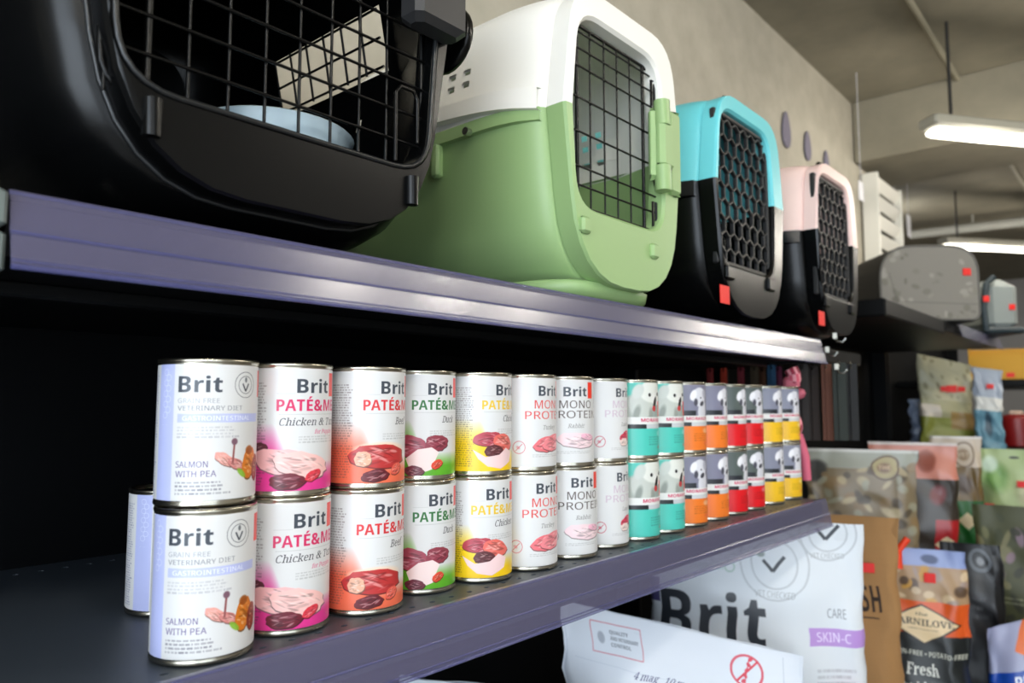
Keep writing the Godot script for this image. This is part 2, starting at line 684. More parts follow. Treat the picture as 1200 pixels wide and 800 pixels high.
func salmon_label() -> Image:
	var s := tin_sheet()
	var lilac := Color(0.71, 0.74, 0.91)
	s.rect(-42, 0, -25.5, 101, lilac)
	for y in 9:
		s.ring(-34 + (y % 2) * 3, 6 + y * 4, 2.4, 0.4, Color(0.9, 0.92, 1), 0.6)
	s.write("GASTROINTESTINAL", "n", -36.5, 40, -36, 45.5, Color(0.92, 0.94, 1), 0.9, 0.0, true)
	s.write("GASTROINTESTINAL", "n", -36.5, 94, -36, 99.5, Color(0.92, 0.94, 1), 0.9, 0.0, true)
	s.fine(-60, 8, -45, 97, 2.1, Color(0.3, 0.32, 0.5), 0.6, 71)
	s.write("Brit", "b", -22, 9, 9.5, 21, SLATE)
	s.rect(47, 3, 60, 24, TABRED)
	s.ring(29, 15, 10, 0.5, Color(0.3, 0.32, 0.34))
	s.ring(29, 15, 6.8, 0.5, Color(0.3, 0.32, 0.34))
	s.line(26, 14, 29, 20, 1.3, Color(0.25, 0.27, 0.3))
	s.line(29, 20, 32, 14, 1.3, Color(0.25, 0.27, 0.3))
	s.oval(29, 11, 1.4, 2.4, Color(0.3, 0.32, 0.34), 0.8, 0.3)
	s.write("GRAIN FREE", "n", -22, 25.5, 8, 29, Color(0.55, 0.56, 0.6), 0.8)
	s.write("VETERINARY DIET", "n", -22, 31, 26, 34.5, Color(0.45, 0.46, 0.5), 0.9)
	s.rect(-22, 37, 46, 43.5, lilac)
	s.write("GASTROINTESTINAL", "n", -18, 38.6, 34, 42, Color(0.95, 0.96, 1))
	s.fine(-22, 46.5, 26, 56, 2.4, Color(0.5, 0.5, 0.55), 0.5, 72)
	s.write("SALMON", "n", -22, 72, 1, 76.5, Color(0.35, 0.30, 0.50))
	s.write("WITH PEA", "n", -22, 79, 7, 83.5, Color(0.35, 0.30, 0.50))
	s.fine(-22, 87, 18, 96, 2.7, Color(0.35, 0.35, 0.4), 0.8, 73)
	s.chunk(13, 71, 9, 4, Color(0.88, 0.62, 0.58), 74, 0.5)
	s.chunk(22, 75, 8, 4, Color(0.80, 0.50, 0.48), 75, 0.4)
	s.line(19, 74, 20, 60, 1.6, Color(0.55, 0.30, 0.30))
	s.oval(20, 58, 3, 3, Color(0.45, 0.32, 0.38), 1.0, 0.3)
	s.chunk(36, 74, 9, 12, Color(0.83, 0.46, 0.12), 76, 0.3)
	s.oval(35, 65, 5, 4, Color(0.60, 0.30, 0.08), 0.9, 0.3)
	s.chunk(46, 79, 6, 10, Color(0.55, 0.20, 0.10), 77, 0.2)
	s.oval(27, 82, 6, 2.5, Color(0.50, 0.70, 0.20), 0.9, 0.3, 0.7)
	return s.img

# photo of a white dog over a coloured foot
func dog_label(back: Color, foot: Color, open_mouth: bool, seed_: int) -> Image:
	var s := Sheet.new(self, LABEL_W, LABEL_H, 3.0, LABEL_W / 2.0, Color(0.88, 0.88, 0.87))
	for side in [-1, 0, 1]:
		var o: float = side * 114.0
		s.rect(o - 57, 0, o + 57, 48, back)
		if open_mouth:
			var d := o - 12.0
			s.rect(o - 57, 0, o - 16, 24, foot)
			s.oval(d - 26, 34, 20, 18, Color(0.66, 0.69, 0.66), 1.0, 0.25)
			s.oval(d - 8, 30, 22, 22, Color(0.76, 0.78, 0.75), 1.0, 0.2)
			s.oval(d - 16, 42, 6, 14, Color(0.50, 0.53, 0.50), 0.8, 0.5, 0.3)
			s.oval(d + 6, 44, 5, 12, Color(0.55, 0.57, 0.54), 0.8, 0.5)
			s.oval(d + 8, 12, 22, 17, Color(0.88, 0.89, 0.86), 1.0, 0.15)
			s.oval(d - 14, 12, 9, 13, Color(0.78, 0.80, 0.78), 1.0, 0.3, 0.5)
			s.oval(d + 18, 22, 12, 10, Color(0.90, 0.90, 0.88), 1.0, 0.15)
			s.oval(d + 4, 17, 2.6, 2.8, Color(0.05, 0.05, 0.06), 1.0, 0.2)
			s.oval(d + 15, 28, 3.6, 10, Color(0.07, 0.06, 0.06), 1.0, 0.2, 0.35)
			s.oval(d + 13, 36, 4.5, 4.5, Color(0.78, 0.25, 0.25), 1.0, 0.2)
			s.oval(d + 25, 16, 4, 3, Color(0.08, 0.08, 0.08), 1.0, 0.2)
			s.rect(o + 12, 26, o + 20, 47, TABRED)
			s.rect(o - 57, 48, o + 57, 49, back.darkened(0.5))
		else:
			s.oval(o + 2, 19, 15, 16, Color(0.86, 0.86, 0.89), 1.0, 0.12)
			s.oval(o + 8, 40, 11, 18, Color(0.84, 0.84, 0.87), 1.0, 0.15, 0.2)
			s.oval(o - 10, 16, 6, 10, Color(0.93, 0.93, 0.95), 1.0, 0.25, 0.4)
			s.oval(o + 14, 14, 6, 9, Color(0.70, 0.70, 0.75), 1.0, 0.3, -0.3)
			s.oval(o - 6, 27, 4.5, 7, Color(0.22, 0.22, 0.27), 0.9, 0.4)
			s.oval(o + 7, 29, 6, 4, Color(0.16, 0.16, 0.20), 0.9, 0.3, -0.5)
			s.oval(o + 4, 20, 1.6, 1.6, Color(0.1, 0.1, 0.12), 1.0, 0.3)
			s.rect(o - 57, 40, o - 6, 48, Color(0.14, 0.15, 0.18))
		s.rect(o - 57, 48, o + 57, 58, Color(0.88, 0.88, 0.87))
		s.write("MORANDO", "b", o - 22, 50, o + 22, 54.6, Color(0.78, 0.05, 0.28))
		s.rect(o - 57, 58, o - 14, 64, Color(0.09, 0.11, 0.12))
		s.rect(o - 14, 58, o + 57, 64, Color(0.78, 0.79, 0.80))
		s.rect(o - 57, 64, o + 57, 101, foot)
		s.fine(o - 10, 75, o + 24, 88, 3.4, foot.darkened(0.45), 0.6, seed_)
		s.oval(o + 16, 71, 10, 5, foot.lightened(0.5), 0.8, 0.4)
		s.oval(o + 18, 90, 11, 3, foot.lerp(Color(0.9, 0.4, 0.35), 0.6), 0.8, 0.4)
	return s.img

var tin_parts := {}
func tin_meshes():
	var g := Geo.new()
	var R := 0.0364
	g.lathe([[0.0330, 0.0022], [0.0345, 0.0], [0.0366, 0.0003], [0.0371, 0.0016], [0.0369, 0.0032], [R, 0.0046], [R, 0.1052], [0.0369, 0.1066], [0.0373, 0.1080], [0.0368, 0.1094], [0.0354, 0.1097], [0.0344, 0.1088], [0.0340, 0.1050]], 48, Vector3.ZERO, 0)
	g.disc(Vector3(0, 0.0024, 0), 0.0332, false, 48)
	tin_parts.body = g.mesh()
	g = Geo.new()
	g.lathe([[0.0341, 0.1052], [0.0300, 0.1050], [0.0292, 0.1058], [0.0282, 0.1058], [0.0274, 0.1050], [0.0008, 0.1050]], 40, Vector3.ZERO, 1)
	tin_parts.lid = g.mesh()
	g = Geo.new()
	var ring := PackedVector3Array()
	for k in 20:
		var a := TAU * k / 20
		ring.append(Vector3(cos(a) * 0.0095, 0.1078, sin(a) * 0.0115 + 0.010))
	g.tube(ring, 0.0016, 6, true)
	g.box(Vector3(0, 0.1072, -0.006), Vector3(0.010, 0.002, 0.014), 0.0008)
	tin_parts.pull = g.mesh()
	g = Geo.new()
	var rows := []
	for y in [0.0050, 0.0056, 0.1044, 0.1050]:
		var row := PackedVector3Array()
		var r: float = R + (0.00035 if y > 0.0052 and y < 0.1048 else 0.0)
		for k in 65:
			var a := -PI + TAU * k / 64
			row.append(Vector3(sin(a) * r, y, cos(a) * r))
		rows.append(row)
	g.grid(rows)
	var k2 := 0
	for y in [0.0050, 0.0056, 0.1044, 0.1050]:
		for k in 65:
			g.t[k2] = Vector2(k / 64.0, 1.0 - (y - 0.0050) / 0.1)
			k2 += 1
	tin_parts.label = g.mesh()

func tin(called: String, label: String, paper: Material, x: float, z: float, level: int, delta: float, group := ""):
	var at := Vector3(x, DECK + 0.0005 + level * 0.1098, z)
	var t := thing(called, label, "can", at, to_camera(at) + deg_to_rad(delta), group)
	part("can_body", tin_parts.body, mats.tinplate, t, Vector3.ZERO, "bright tinplate can")
	part("paper_label", tin_parts.label, paper, t)
	var lid := part("lid", tin_parts.lid, mats.tinplate, t)
	part("pull_ring", tin_parts.pull, mats.tinplate, lid)

func build_tins():
	var steel := mat("tinplate", Color(0.74, 0.72, 0.66), 0.24, 1.0)
	steel.metallic_specular = 0.6
	tin_meshes()
	var low := [[0.2801, -0.557], [0.3582, -0.571], [0.4380, -0.568], [0.5215, -0.584], [0.5960, -0.572], [0.6715, -0.568], [0.7552, -0.570], [0.8370, -0.576], [0.9125, -0.5728], [0.9880, -0.5744], [1.0635, -0.576], [1.1417, -0.5776], [1.2195, -0.5792], [1.2950, -0.5808], [1.3894, -0.5824], [1.4830, -0.584]]
	var up := [[0.2825, -0.565], [0.3573, -0.571], [0.4383, -0.568], [0.5205, -0.584], [0.5955, -0.572], [0.6705, -0.568], [0.7495, -0.570], [0.8370, -0.576], [0.9125, -0.5728], [0.9895, -0.5744], [1.0650, -0.576], [1.1430, -0.5776], [1.2205, -0.5792], [1.2965, -0.5808], [1.3897, -0.5824], [1.4818, -0.584]]
	var lm := {
		"salmon": print_mat("salmon_label", salmon_label()),
		"pink": print_mat("pink_label", pate_label(Color(0.86, 0.22, 0.55), Color(0.82, 0.12, 0.36), "Chicken & Turkey", 0)),
		"beef": print_mat("beef_label", pate_label(Color(0.90, 0.42, 0.30), Color(0.82, 0.16, 0.18), "Beef", 1)),
		"duck": print_mat("duck_label", pate_label(Color(0.36, 0.66, 0.16), Color(0.16, 0.42, 0.20), "Duck", 2)),
		"chicken": print_mat("chicken_label", pate_label(Color(0.95, 0.78, 0.10), Color(0.90, 0.74, 0.12), "Chicken", 3)),
		"turkey": print_mat("turkey_label", mono_label(Color(0.85, 0.28, 0.26), "Turkey", Color(0.90, 0.45, 0.48), 0)),
		"rabbit": print_mat("rabbit_label", mono_label(Color(0.32, 0.28, 0.26), "Rabbit", Color(0.70, 0.60, 0.62), 1)),
		"lamb": print_mat("lamb_label", mono_label(Color(0.78, 0.70, 0.76), "Lamb", Color(0.82, 0.22, 0.32), 2)),
		"turquoise": print_mat("turquoise_label", dog_label(Color(0.60, 0.66, 0.64), Color(0.30, 0.76, 0.70), true, 81)),
		"orange": print_mat("orange_label", dog_label(Color(0.50, 0.50, 0.58), Color(0.93, 0.48, 0.16), false, 82)),
		"red": print_mat("red_label", dog_label(Color(0.33, 0.37, 0.36), Color(0.86, 0.08, 0.12), false, 83)),
		"yellow": print_mat("yellow_label", dog_label(Color(0.52, 0.53, 0.60), Color(0.93, 0.74, 0.14), false, 84)),
	}
	var single := [
		["salmon", "white lilac-striped food can with salmon and pea picture", -7.0, 0.0],
		["pink", "white and pink chicken and turkey pate food can", 44.0, 45.0],
		["beef", "white and orange beef pate food can", 50.0, 56.0],
		["duck", "white and green duck pate food can", 49.0, 47.0],
		["chicken", "white and yellow chicken pate food can", 48.0, 66.0],
		["turkey", "white single protein turkey can with red lettering", 54.0, 60.0],
		["rabbit", "white single protein rabbit can with brown lettering", 42.0, 33.0],
		["lamb", "white single protein lamb can with pale lettering", 70.0, 70.0],
	]
	var words := ["lower", "upper"]
	for i in 8:
		var d = single[i]
		tin("food_can", d[1] + ", lower of two", lm[d[0]], low[i][0], low[i][1], 0, d[2], "stacked food cans")
		tin("food_can", d[1] + ", upper of two", lm[d[0]], up[i][0], up[i][1], 1, d[3], "stacked food cans")
	var hues := ["turquoise", "orange", "red", "yellow"]
	var turns := [[56, 54], [54, 52], [42, 44], [58, 60], [58, 60], [44, 46], [60, 58], [46, 48]]
	var sides := [["beside the white lamb cans", "beside the orange cans"], ["beside the turquoise cans", "beside the red cans"], ["beside the orange cans", "beside the yellow cans"], ["beside the red cans", "ending the row"]]
	for k in 8:
		var h: String = hues[k / 2]
		var i := 8 + k
		tin("dog_food_can", "%s dog food can with white dog photo, bottom of stack %s" % [h, sides[k / 2][k % 2]], lm[h], low[i][0], low[i][1], 0, turns[k][0], "dog food cans with dog photos")
		tin("dog_food_can", "%s dog food can with white dog photo, top of stack %s" % [h, sides[k / 2][k % 2]], lm[h], up[i][0], up[i][1], 1, turns[k][1], "dog food cans with dog photos")
	tin("food_can", "single lilac-striped food can standing behind the salmon and pea cans", lm.salmon, 0.3190, -0.700, 0, 14.0)

# ---------------------------------------------------------------- shelving
# perforated steel: square cells of 25 mm with a round-cornered hole each
func perforated(x0: float, x1: float, z0: float, z1: float, y: float, g: Geo):
	var step := 0.025
	var nx := int((x1 - x0) / step)
	var nz := int((z1 - z0) / step)
	var ex := x0 + nx * step
	var ez := z1 - nz * step
	var up := Vector3(0, -10, 0)
	for i in nx:
		for k in nz:
			if k > 0 and k < nz - 1:
				continue
			var c := Vector3(x0 + (i + 0.5) * step, y, z1 - (k + 0.5) * step)
			var o := PackedVector3Array()
			var r := PackedVector3Array()
			var w := PackedVector3Array()
			for q in 8:
				var a := TAU * (q + 0.5) / 8
				var d := Vector3(cos(a), 0, sin(a))
				o.append(c + Vector3(clampf(d.x * 9, -1, 1) * step / 2 if absf(d.x) > absf(d.z) else d.x / absf(d.z) * step / 2, 0, clampf(d.z * 9, -1, 1) * step / 2 if absf(d.z) > absf(d.x) else d.z / absf(d.x) * step / 2))
				r.append(c + Vector3(d.x * 0.0036, 0, d.z * 0.0024))
				w.append(c + Vector3(d.x * 0.0036, -0.0022, d.z * 0.0024))
			for q in 8:
				var p := (q + 1) % 8
				if (q % 2) == 0 or true:
					g.poly(PackedVector3Array([o[q], o[p], r[p], r[q]]), up)
				g.poly(PackedVector3Array([r[q], r[p], w[p], w[q]]), r[q] + (r[q] - c) * 3.0)
			# the cell's corners
			for sx in [-1, 1]:
				for sz in [-1, 1]:
					var corner := c + Vector3(sx * step / 2, 0, sz * step / 2)
					var near := []
					for q in 8:
						if signf(o[q].x - c.x) == sx and signf(o[q].z - c.z) == sz:
							near.append(o[q])
					if near.size() == 2:
						g.poly(PackedVector3Array([corner, near[0], near[1]]), up)
	g.poly(PackedVector3Array([Vector3(x0, y, z1 - step), Vector3(ex, y, z1 - step), Vector3(ex, y, ez + step), Vector3(x0, y, ez + step)]), up)
	if ex < x1:
		g.poly(PackedVector3Array([Vector3(ex, y, z1), Vector3(x1, y, z1), Vector3(x1, y, z0), Vector3(ex, y, z0)]), up)
	if ez > z0:
		g.poly(PackedVector3Array([Vector3(x0, y, ez), Vector3(ex, y, ez), Vector3(ex, y, z0), Vector3(x0, y, z0)]), up)

func price_rail(x0: float, x1: float, y: float, z: float, drop: float) -> ArrayMesh:
	var g := Geo.new()
	var th := 0.0014
	# the plastic strip: a clip over the lip, an upper band, a ridge, a lower band that stands out
	var face := [[-0.0025, 0.0012], [0.0015, 0.0012], [0.0035, -0.004], [0.0065, -drop * 0.52], [0.0085, -drop * 0.56], [0.0125, -drop]]
	for i in face.size() - 1:
		var p := Vector2(z + face[i][0], y + face[i][1])
		var q := Vector2(z + face[i + 1][0], y + face[i + 1][1])
		var nrm := (q - p).orthogonal().normalized() * th
		if nrm.x < 0:
			nrm = -nrm
		g.extrude_x(PackedVector2Array([p, q, q - nrm, p - nrm]), x0, x1)
	return g.mesh()

func rail_beads(x0: float, x1: float, y: float, z: float, drop: float) -> ArrayMesh:
	var g := Geo.new()
	for b in [[0.0010, 0.0008, 0.0010], [0.0085, -drop * 0.54, 0.0011], [0.0128, -drop - 0.0008, 0.0018], [0.0118, -drop * 0.93, 0.0008]]:
		g.tube(PackedVector3Array([Vector3(x0, y + b[1], z + b[0]), Vector3(x1, y + b[1], z + b[0])]), b[2], 8)
	return g.mesh()

func build_shelving():
	var black := mat("black_steel", Color(0.030, 0.035, 0.042), 0.42)
	black.metallic_specular = 0.3
	var panel := mat("black_panel", Color(0.022, 0.026, 0.033), 0.6)
	panel.metallic_specular = 0.2
	var plastic := mat("rail_plastic", Color(0.43, 0.42, 0.54, 0.40), 0.22)
	plastic.transparency = BaseMaterial3D.TRANSPARENCY_ALPHA
	var edge := mat("rail_edge", Color(0.36, 0.37, 0.58, 0.5), 0.2)
	edge.transparency = BaseMaterial3D.TRANSPARENCY_ALPHA
	var grey := mat("grey_bracket", Color(0.42, 0.46, 0.45), 0.4, 0.3)
	# first bay
	var u := thing("shelf_unit", "black steel shelf unit holding the rows of cans and pet carriers", "shelf")
	part("back_panel", box_mesh(Vector3(1.40, 1.40, 0.012), 0.0, Vector3(0.815, 0.70, -0.996)), panel, u)
	for x in [0.116, 1.508]:
		part("upright", box_mesh(Vector3(0.012, 1.42, 0.06), 0.002, Vector3(x, 0.71, -0.96)), black, u)
	for x in [0.1245, 1.4995]:
		part("shelf_bracket", box_mesh(Vector3(0.004, 0.040, 0.44), 0.001, Vector3(x, DECK - 0.024, -0.755)), black, u)
		part("shelf_bracket", box_mesh(Vector3(0.004, 0.040, 0.44), 0.001, Vector3(x, TOPDECK - 0.024, -0.755)), black, u)
	part("plinth", box_mesh(Vector3(1.37, BASE, 0.56), 0.004, Vector3(0.815, BASE / 2, -0.70)), black, u)
	var g := Geo.new()
	perforated(0.1275, 1.4975, -0.99, -0.5175, DECK, g)
	g.extrude_x(PackedVector2Array([Vector2(-0.5175, DECK), Vector2(-0.5125, DECK - 0.003), Vector2(-0.5115, DECK - 0.036), Vector2(-0.516, DECK - 0.038), Vector2(-0.520, DECK - 0.036)]), 0.1275, 1.4975, false)
	g.box(Vector3(0.8125, DECK - 0.034, -0.755), Vector3(1.368, 0.003, 0.47))
	var s := part("shelf", g.mesh(), mat("shelf_steel", Color(0.23, 0.26, 0.295), 0.45), u, Vector3.ZERO, "perforated dark grey steel shelf")
	part("price_rail", price_rail(0.1275, 1.503, DECK, -0.5085, 0.047), plastic, s, Vector3.ZERO, "clear lilac plastic price rail")
	part("rail_edge", rail_beads(0.1275, 1.503, DECK, -0.5085, 0.047), edge, s)
	g = Geo.new()
	g.box(Vector3(0.8125, TOPDECK - 0.0015, -0.750), Vector3(1.370, 0.003, 0.48))
	g.box(Vector3(0.8125, TOPDECK - 0.019, -0.513), Vector3(1.370, 0.036, 0.003))
	g.box(Vector3(0.8125, TOPDECK - 0.0355, -0.750), Vector3(1.368, 0.003, 0.47))
	g.box(Vector3(0.8125, TOPDECK - 0.042, -0.62), Vector3(1.36, 0.012, 0.02), 0.002)
	s = part("shelf", g.mesh(), black, u)
	part("price_rail", price_rail(0.1275, 1.503, TOPDECK, -0.5085, 0.044), plastic, s, Vector3.ZERO, "clear lilac plastic price rail")
	part("rail_edge", rail_beads(0.1275, 1.503, TOPDECK, -0.5085, 0.044), edge, s)
	g = Geo.new()
	g.box(Vector3(0.1185, TOPDECK - 0.010, -0.515), Vector3(0.014, 0.022, 0.03), 0.002)
	g.box(Vector3(0.1185, TOPDECK - 0.036, -0.515), Vector3(0.014, 0.024, 0.03), 0.002)
	part("end_clip", g.mesh(), grey, u)
	# the bay before it, at the edge of the view
	var n := thing("shelf_unit", "empty black shelf bay with tall back next to the black carrier", "shelf")
	part("back_panel", box_mesh(Vector3(1.37, 2.10, 0.012), 0.0, Vector3(-0.585, 1.05, -0.996)), panel, n)
	for y in [DECK, TOPDECK]:
		part("shelf", box_mesh(Vector3(1.36, 0.034, 0.47), 0.003, Vector3(-0.585, y - 0.017, -0.755)), black, n)
	part("plinth", box_mesh(Vector3(1.36, BASE, 0.56), 0.004, Vector3(-0.585, BASE / 2, -0.70)), black, n)
	part("upright", box_mesh(Vector3(0.012, 2.12, 0.06), 0.002, Vector3(-1.278, 1.06, -0.96)), black, n)
	# second bay: hooks under a bare top shelf
	u = thing("shelf_unit", "black hook wall bay with hanging leashes below a pink carrier", "shelf")
	part("back_panel", box_mesh(Vector3(0.44, 1.40, 0.012), 0.0, Vector3(1.745, 0.70, -0.996)), panel, u)
	part("shelf", box_mesh(Vector3(0.44, 0.03, 0.42), 0.003, Vector3(1.745, TOPDECK - 0.015, -0.775)), black, u)
	part("plinth", box_mesh(Vector3(0.44, BASE, 0.72), 0.004, Vector3(1.745, BASE / 2, -0.625)), black, u)
	part("upright", box_mesh(Vector3(0.012, 1.42, 0.06), 0.002, Vector3(1.975, 0.71, -0.96)), black, u)
	# third bay: higher top shelf, dark back, plinth with the sacks
	u = thing("shelf_unit", "black shelf bay with grey carrier on top and feed bags below", "shelf")
	part("back_panel", box_mesh(Vector3(1.60, 1.52, 0.012), 0.0, Vector3(2.80, 0.76, -0.996)), panel, u)
	part("shelf", box_mesh(Vector3(0.66, 0.045, 0.48), 0.004, Vector3(2.32, 1.5275, -0.75)), black, u)
	s = part("shelf", box_mesh(Vector3(0.97, 0.035, 0.48), 0.003, Vector3(3.135, 1.5325, -0.75)), black, u)
	part("price_rail", price_rail(2.80, 3.62, 1.547, -0.500, 0.040), plastic, s)
	part("plinth", box_mesh(Vector3(1.63, BASE, 0.82), 0.004, Vector3(2.80, BASE / 2, -0.575)), black, u)
	part("riser", box_mesh(Vector3(1.30, 0.30, 0.34), 0.004, Vector3(2.75, BASE + 0.1502, -0.81)), black, u)
	for x in [1.99, 3.60]:
		part("upright", box_mesh(Vector3(0.012, 1.52, 0.06), 0.002, Vector3(x, 0.76, -0.96)), black, u)
	# fourth bay
	u = thing("shelf_unit", "grey edged shelf bay with yellow box and small bags far down", "shelf")
	var lip := mat("grey_lip", Color(0.25, 0.27, 0.31), 0.5)
	part("back_panel", box_mesh(Vector3(1.50, 1.9, 0.012), 0.0, Vector3(4.40, 0.95, -0.996)), panel, u)
	for d in [[1.10, 3.65], [1.395, 3.95]]:
		var wide: float = 5.15 - d[1]
		s = part("shelf", box_mesh(Vector3(wide, 0.03, 0.60), 0.003, Vector3(5.15 - wide / 2, d[0] - 0.015, -0.68)), black, u)
		part("shelf_lip", box_mesh(Vector3(wide, 0.035, 0.006), 0.002, Vector3(5.15 - wide / 2, d[0] - 0.0176, -0.376)), lip, s)
	part("plinth", box_mesh(Vector3(1.50, BASE, 0.80), 0.004, Vector3(4.40, BASE / 2, -0.58)), black, u)
	for x in [3.645, 5.155]:
		part("upright", box_mesh(Vector3(0.012, 1.90, 0.06), 0.002, Vector3(x, 0.95, -0.96)), black, u)

# ---------------------------------------------------------------- pet carriers
func half_low(hw, wb, y0, ys, r) -> PackedVector2Array:
	return rounded([Vector2(-hw, ys), Vector2(-wb, y0), Vector2(wb, y0), Vector2(hw, ys)], [r, r], [12, 6, 12])
func half_top(hw, wt, y1, ys, r) -> PackedVector2Array:
	return rounded([Vector2(-hw, ys), Vector2(-wt, y1), Vector2(wt, y1), Vector2(hw, ys)], [r, r], [12, 6, 12])
func station(o: PackedVector2Array, ys: float, z: float, sx: float, sy: float) -> PackedVector3Array:
	var r := PackedVector3Array()
	for p in o:
		r.append(Vector3(p.x * sx, ys + (p.y - ys) * sy, z))
	return r

func shell(outer: PackedVector2Array, opening: PackedVector2Array, ys: float, L: float, skip: Dictionary, fs: float) -> ArrayMesh:
	var g := Geo.new()
	var rows := []
	var fy := lerpf(fs, 1.0, 0.72)
	rows.append(station(outer, ys, -L, 0.74, 0.80))
	rows.append(station(outer, ys, -L + 0.012, 0.88, 0.92))
	rows.append(station(outer, ys, -L + 0.035, 0.955, 0.975))
	for k in 21:
		rows.append(station(outer, ys, lerpf(-L + 0.08, -0.115, k / 20.0), 1.0, 1.0))
	for k in range(1, 9):
		var th := PI / 2 * k / 8.0
		rows.append(station(outer, ys, -0.115 + 0.085 * sin(th), fs - 0.022 + (1.022 - fs) * cos(th), fy - 0.012 + (1.012 - fy) * cos(th)))
	var flange := [station(outer, ys, -0.029, fs, fy), station(outer, ys, -0.005, fs + 0.004, fy + 0.002), station(outer, ys, -0.001, fs - 0.006, fy - 0.004)]
	var o1 := []
	for w in [[0.0, 0.004], [-0.004, 0.0], [-0.024, -0.001]]:
		var r := PackedVector3Array()
		for i in opening.size():
			var p := opening[i]
			var c := Vector2((opening[0].x + opening[opening.size() - 1].x) / 2, ys)
			var q: Vector2 = p + (p - c).normalized() * w[1]
			if i == 0 or i == opening.size() - 1:
				q.y = ys
			r.append(Vector3(q.x, q.y, w[0]))
		o1.append(r)
	g.grid(rows, false, skip, Rect2(0, 0, 1, 1), 1)
	g.grid([rows[rows.size() - 1], flange[0]], false, {}, Rect2(0, 0, 1, 1), 1)
	g.grid([flange[0], flange[1]], false, {}, Rect2(0, 0, 1, 1), 1)
	g.grid([flange[1], flange[2]], false, {}, Rect2(0, 0, 1, 1), 1)
	g.grid([flange[2], o1[0]], false, {}, Rect2(0, 0, 1, 1), 1)
	g.grid([o1[0], o1[1]], false, {}, Rect2(0, 0, 1, 1), 1)
	g.grid([o1[1], o1[2]], false, {}, Rect2(0, 0, 1, 1), 1)
	g.grid([o1[2], station(outer, ys, -0.040, fs - 0.03, fy - 0.02)], false, {}, Rect2(0, 0, 1, 1), 1)
	var back := [station(outer, ys, -0.040, fs - 0.03, fy - 0.02)]
	for k in 21:
		back.append(station(outer, ys, lerpf(-0.115, -L + 0.08, k / 20.0), 0.975, 0.978))
	back.append(station(outer, ys, -L + 0.022, 0.90, 0.93))
	back.append(station(outer, ys, -L + 0.006, 0.70, 0.75))
	var mirrored := {}
	for k in skip:
		var i: int = 23 - k / 1000
		if i >= 1 and i <= 20:
			mirrored[i * 1000 + k % 1000] = true
	g.grid(back, false, mirrored, Rect2(0, 0, 1, 1), 1)
	g.poly(rows[0], Vector3(0, ys, 0))
	g.poly(back[back.size() - 1], Vector3(0, ys, -1))
	return g.mesh()

func shifted(o: PackedVector2Array, dx: float) -> PackedVector2Array:
	var r := PackedVector2Array()
	for p in o:
		r.append(p + Vector2(dx, 0))
	return r

# the band along the seam, both sides and the back
func seam_band(called: String, m: Material, t: Node3D, hw: float, L: float, y0: float, y1: float, out: float, arch: float, fs: float):
	for side in [-1.0, 1.0]:
		var g := Geo.new()
		var rows := [PackedVector3Array(), PackedVector3Array(), PackedVector3Array(), PackedVector3Array()]
		for k in 17:
			var z := lerpf(-L + 0.04, -0.034, k / 16.0)
			var sx := 1.0
			if z > -0.115:
				sx = fs - 0.022 + (1.022 - fs) * sqrt(maxf(0.0, 1.0 - pow((z + 0.115) / 0.085, 2)))
			if z < -L + 0.08:
				sx = lerpf(0.96, 1.0, (z + L - 0.04) / 0.04)
			var b := arch * sin(PI * clampf((z + L - 0.04) / (L - 0.08), 0, 1))
			var x: float = hw * sx
			rows[0].append(Vector3(side * (x - 0.006), y0 + b, z))
			rows[1].append(Vector3(side * (x + out), y0 + b + 0.002, z))
			rows[2].append(Vector3(side * (x + out - 0.001), y1 + b * 0.5 - 0.002, z))
			rows[3].append(Vector3(side * (x - 0.010), y1 + b * 0.5, z))
		for i in 3:
			g.grid([rows[i], rows[i + 1]], false, {}, Rect2(0, 0, 1, 1), 1 if side > 0 else -1)
		part(called, g.mesh(), m, t)

func wire_door(xs: Array, ys: Array, x0: float, x1: float, y0: float, y1: float, thick: Array) -> ArrayMesh:
	var g := Geo.new()
	var z := -0.016
	var o := rounded([Vector2((x0 + x1) / 2, y0), Vector2(x0, y0), Vector2(x0, y1), Vector2(x1, y1), Vector2(x1, y0), Vector2((x0 + x1) / 2 + 0.001, y0)], [0.03, 0.03, 0.03, 0.03], [1, 1, 1, 1, 1], 5)
	var p := PackedVector3Array()
	for q in o:
		p.append(Vector3(q.x, q.y, z))
	g.tube(p, 0.0022, 8)
	for i in xs.size():
		g.tube(PackedVector3Array([Vector3(xs[i], y0, z), Vector3(xs[i], y1, z)]), 0.0026 if i in thick else 0.0013, 6)
	for y in ys:
		g.tube(PackedVector3Array([Vector3(x0, y, z + 0.0026), Vector3(x1, y, z + 0.0026)]), 0.0013, 6)
	return g.mesh()

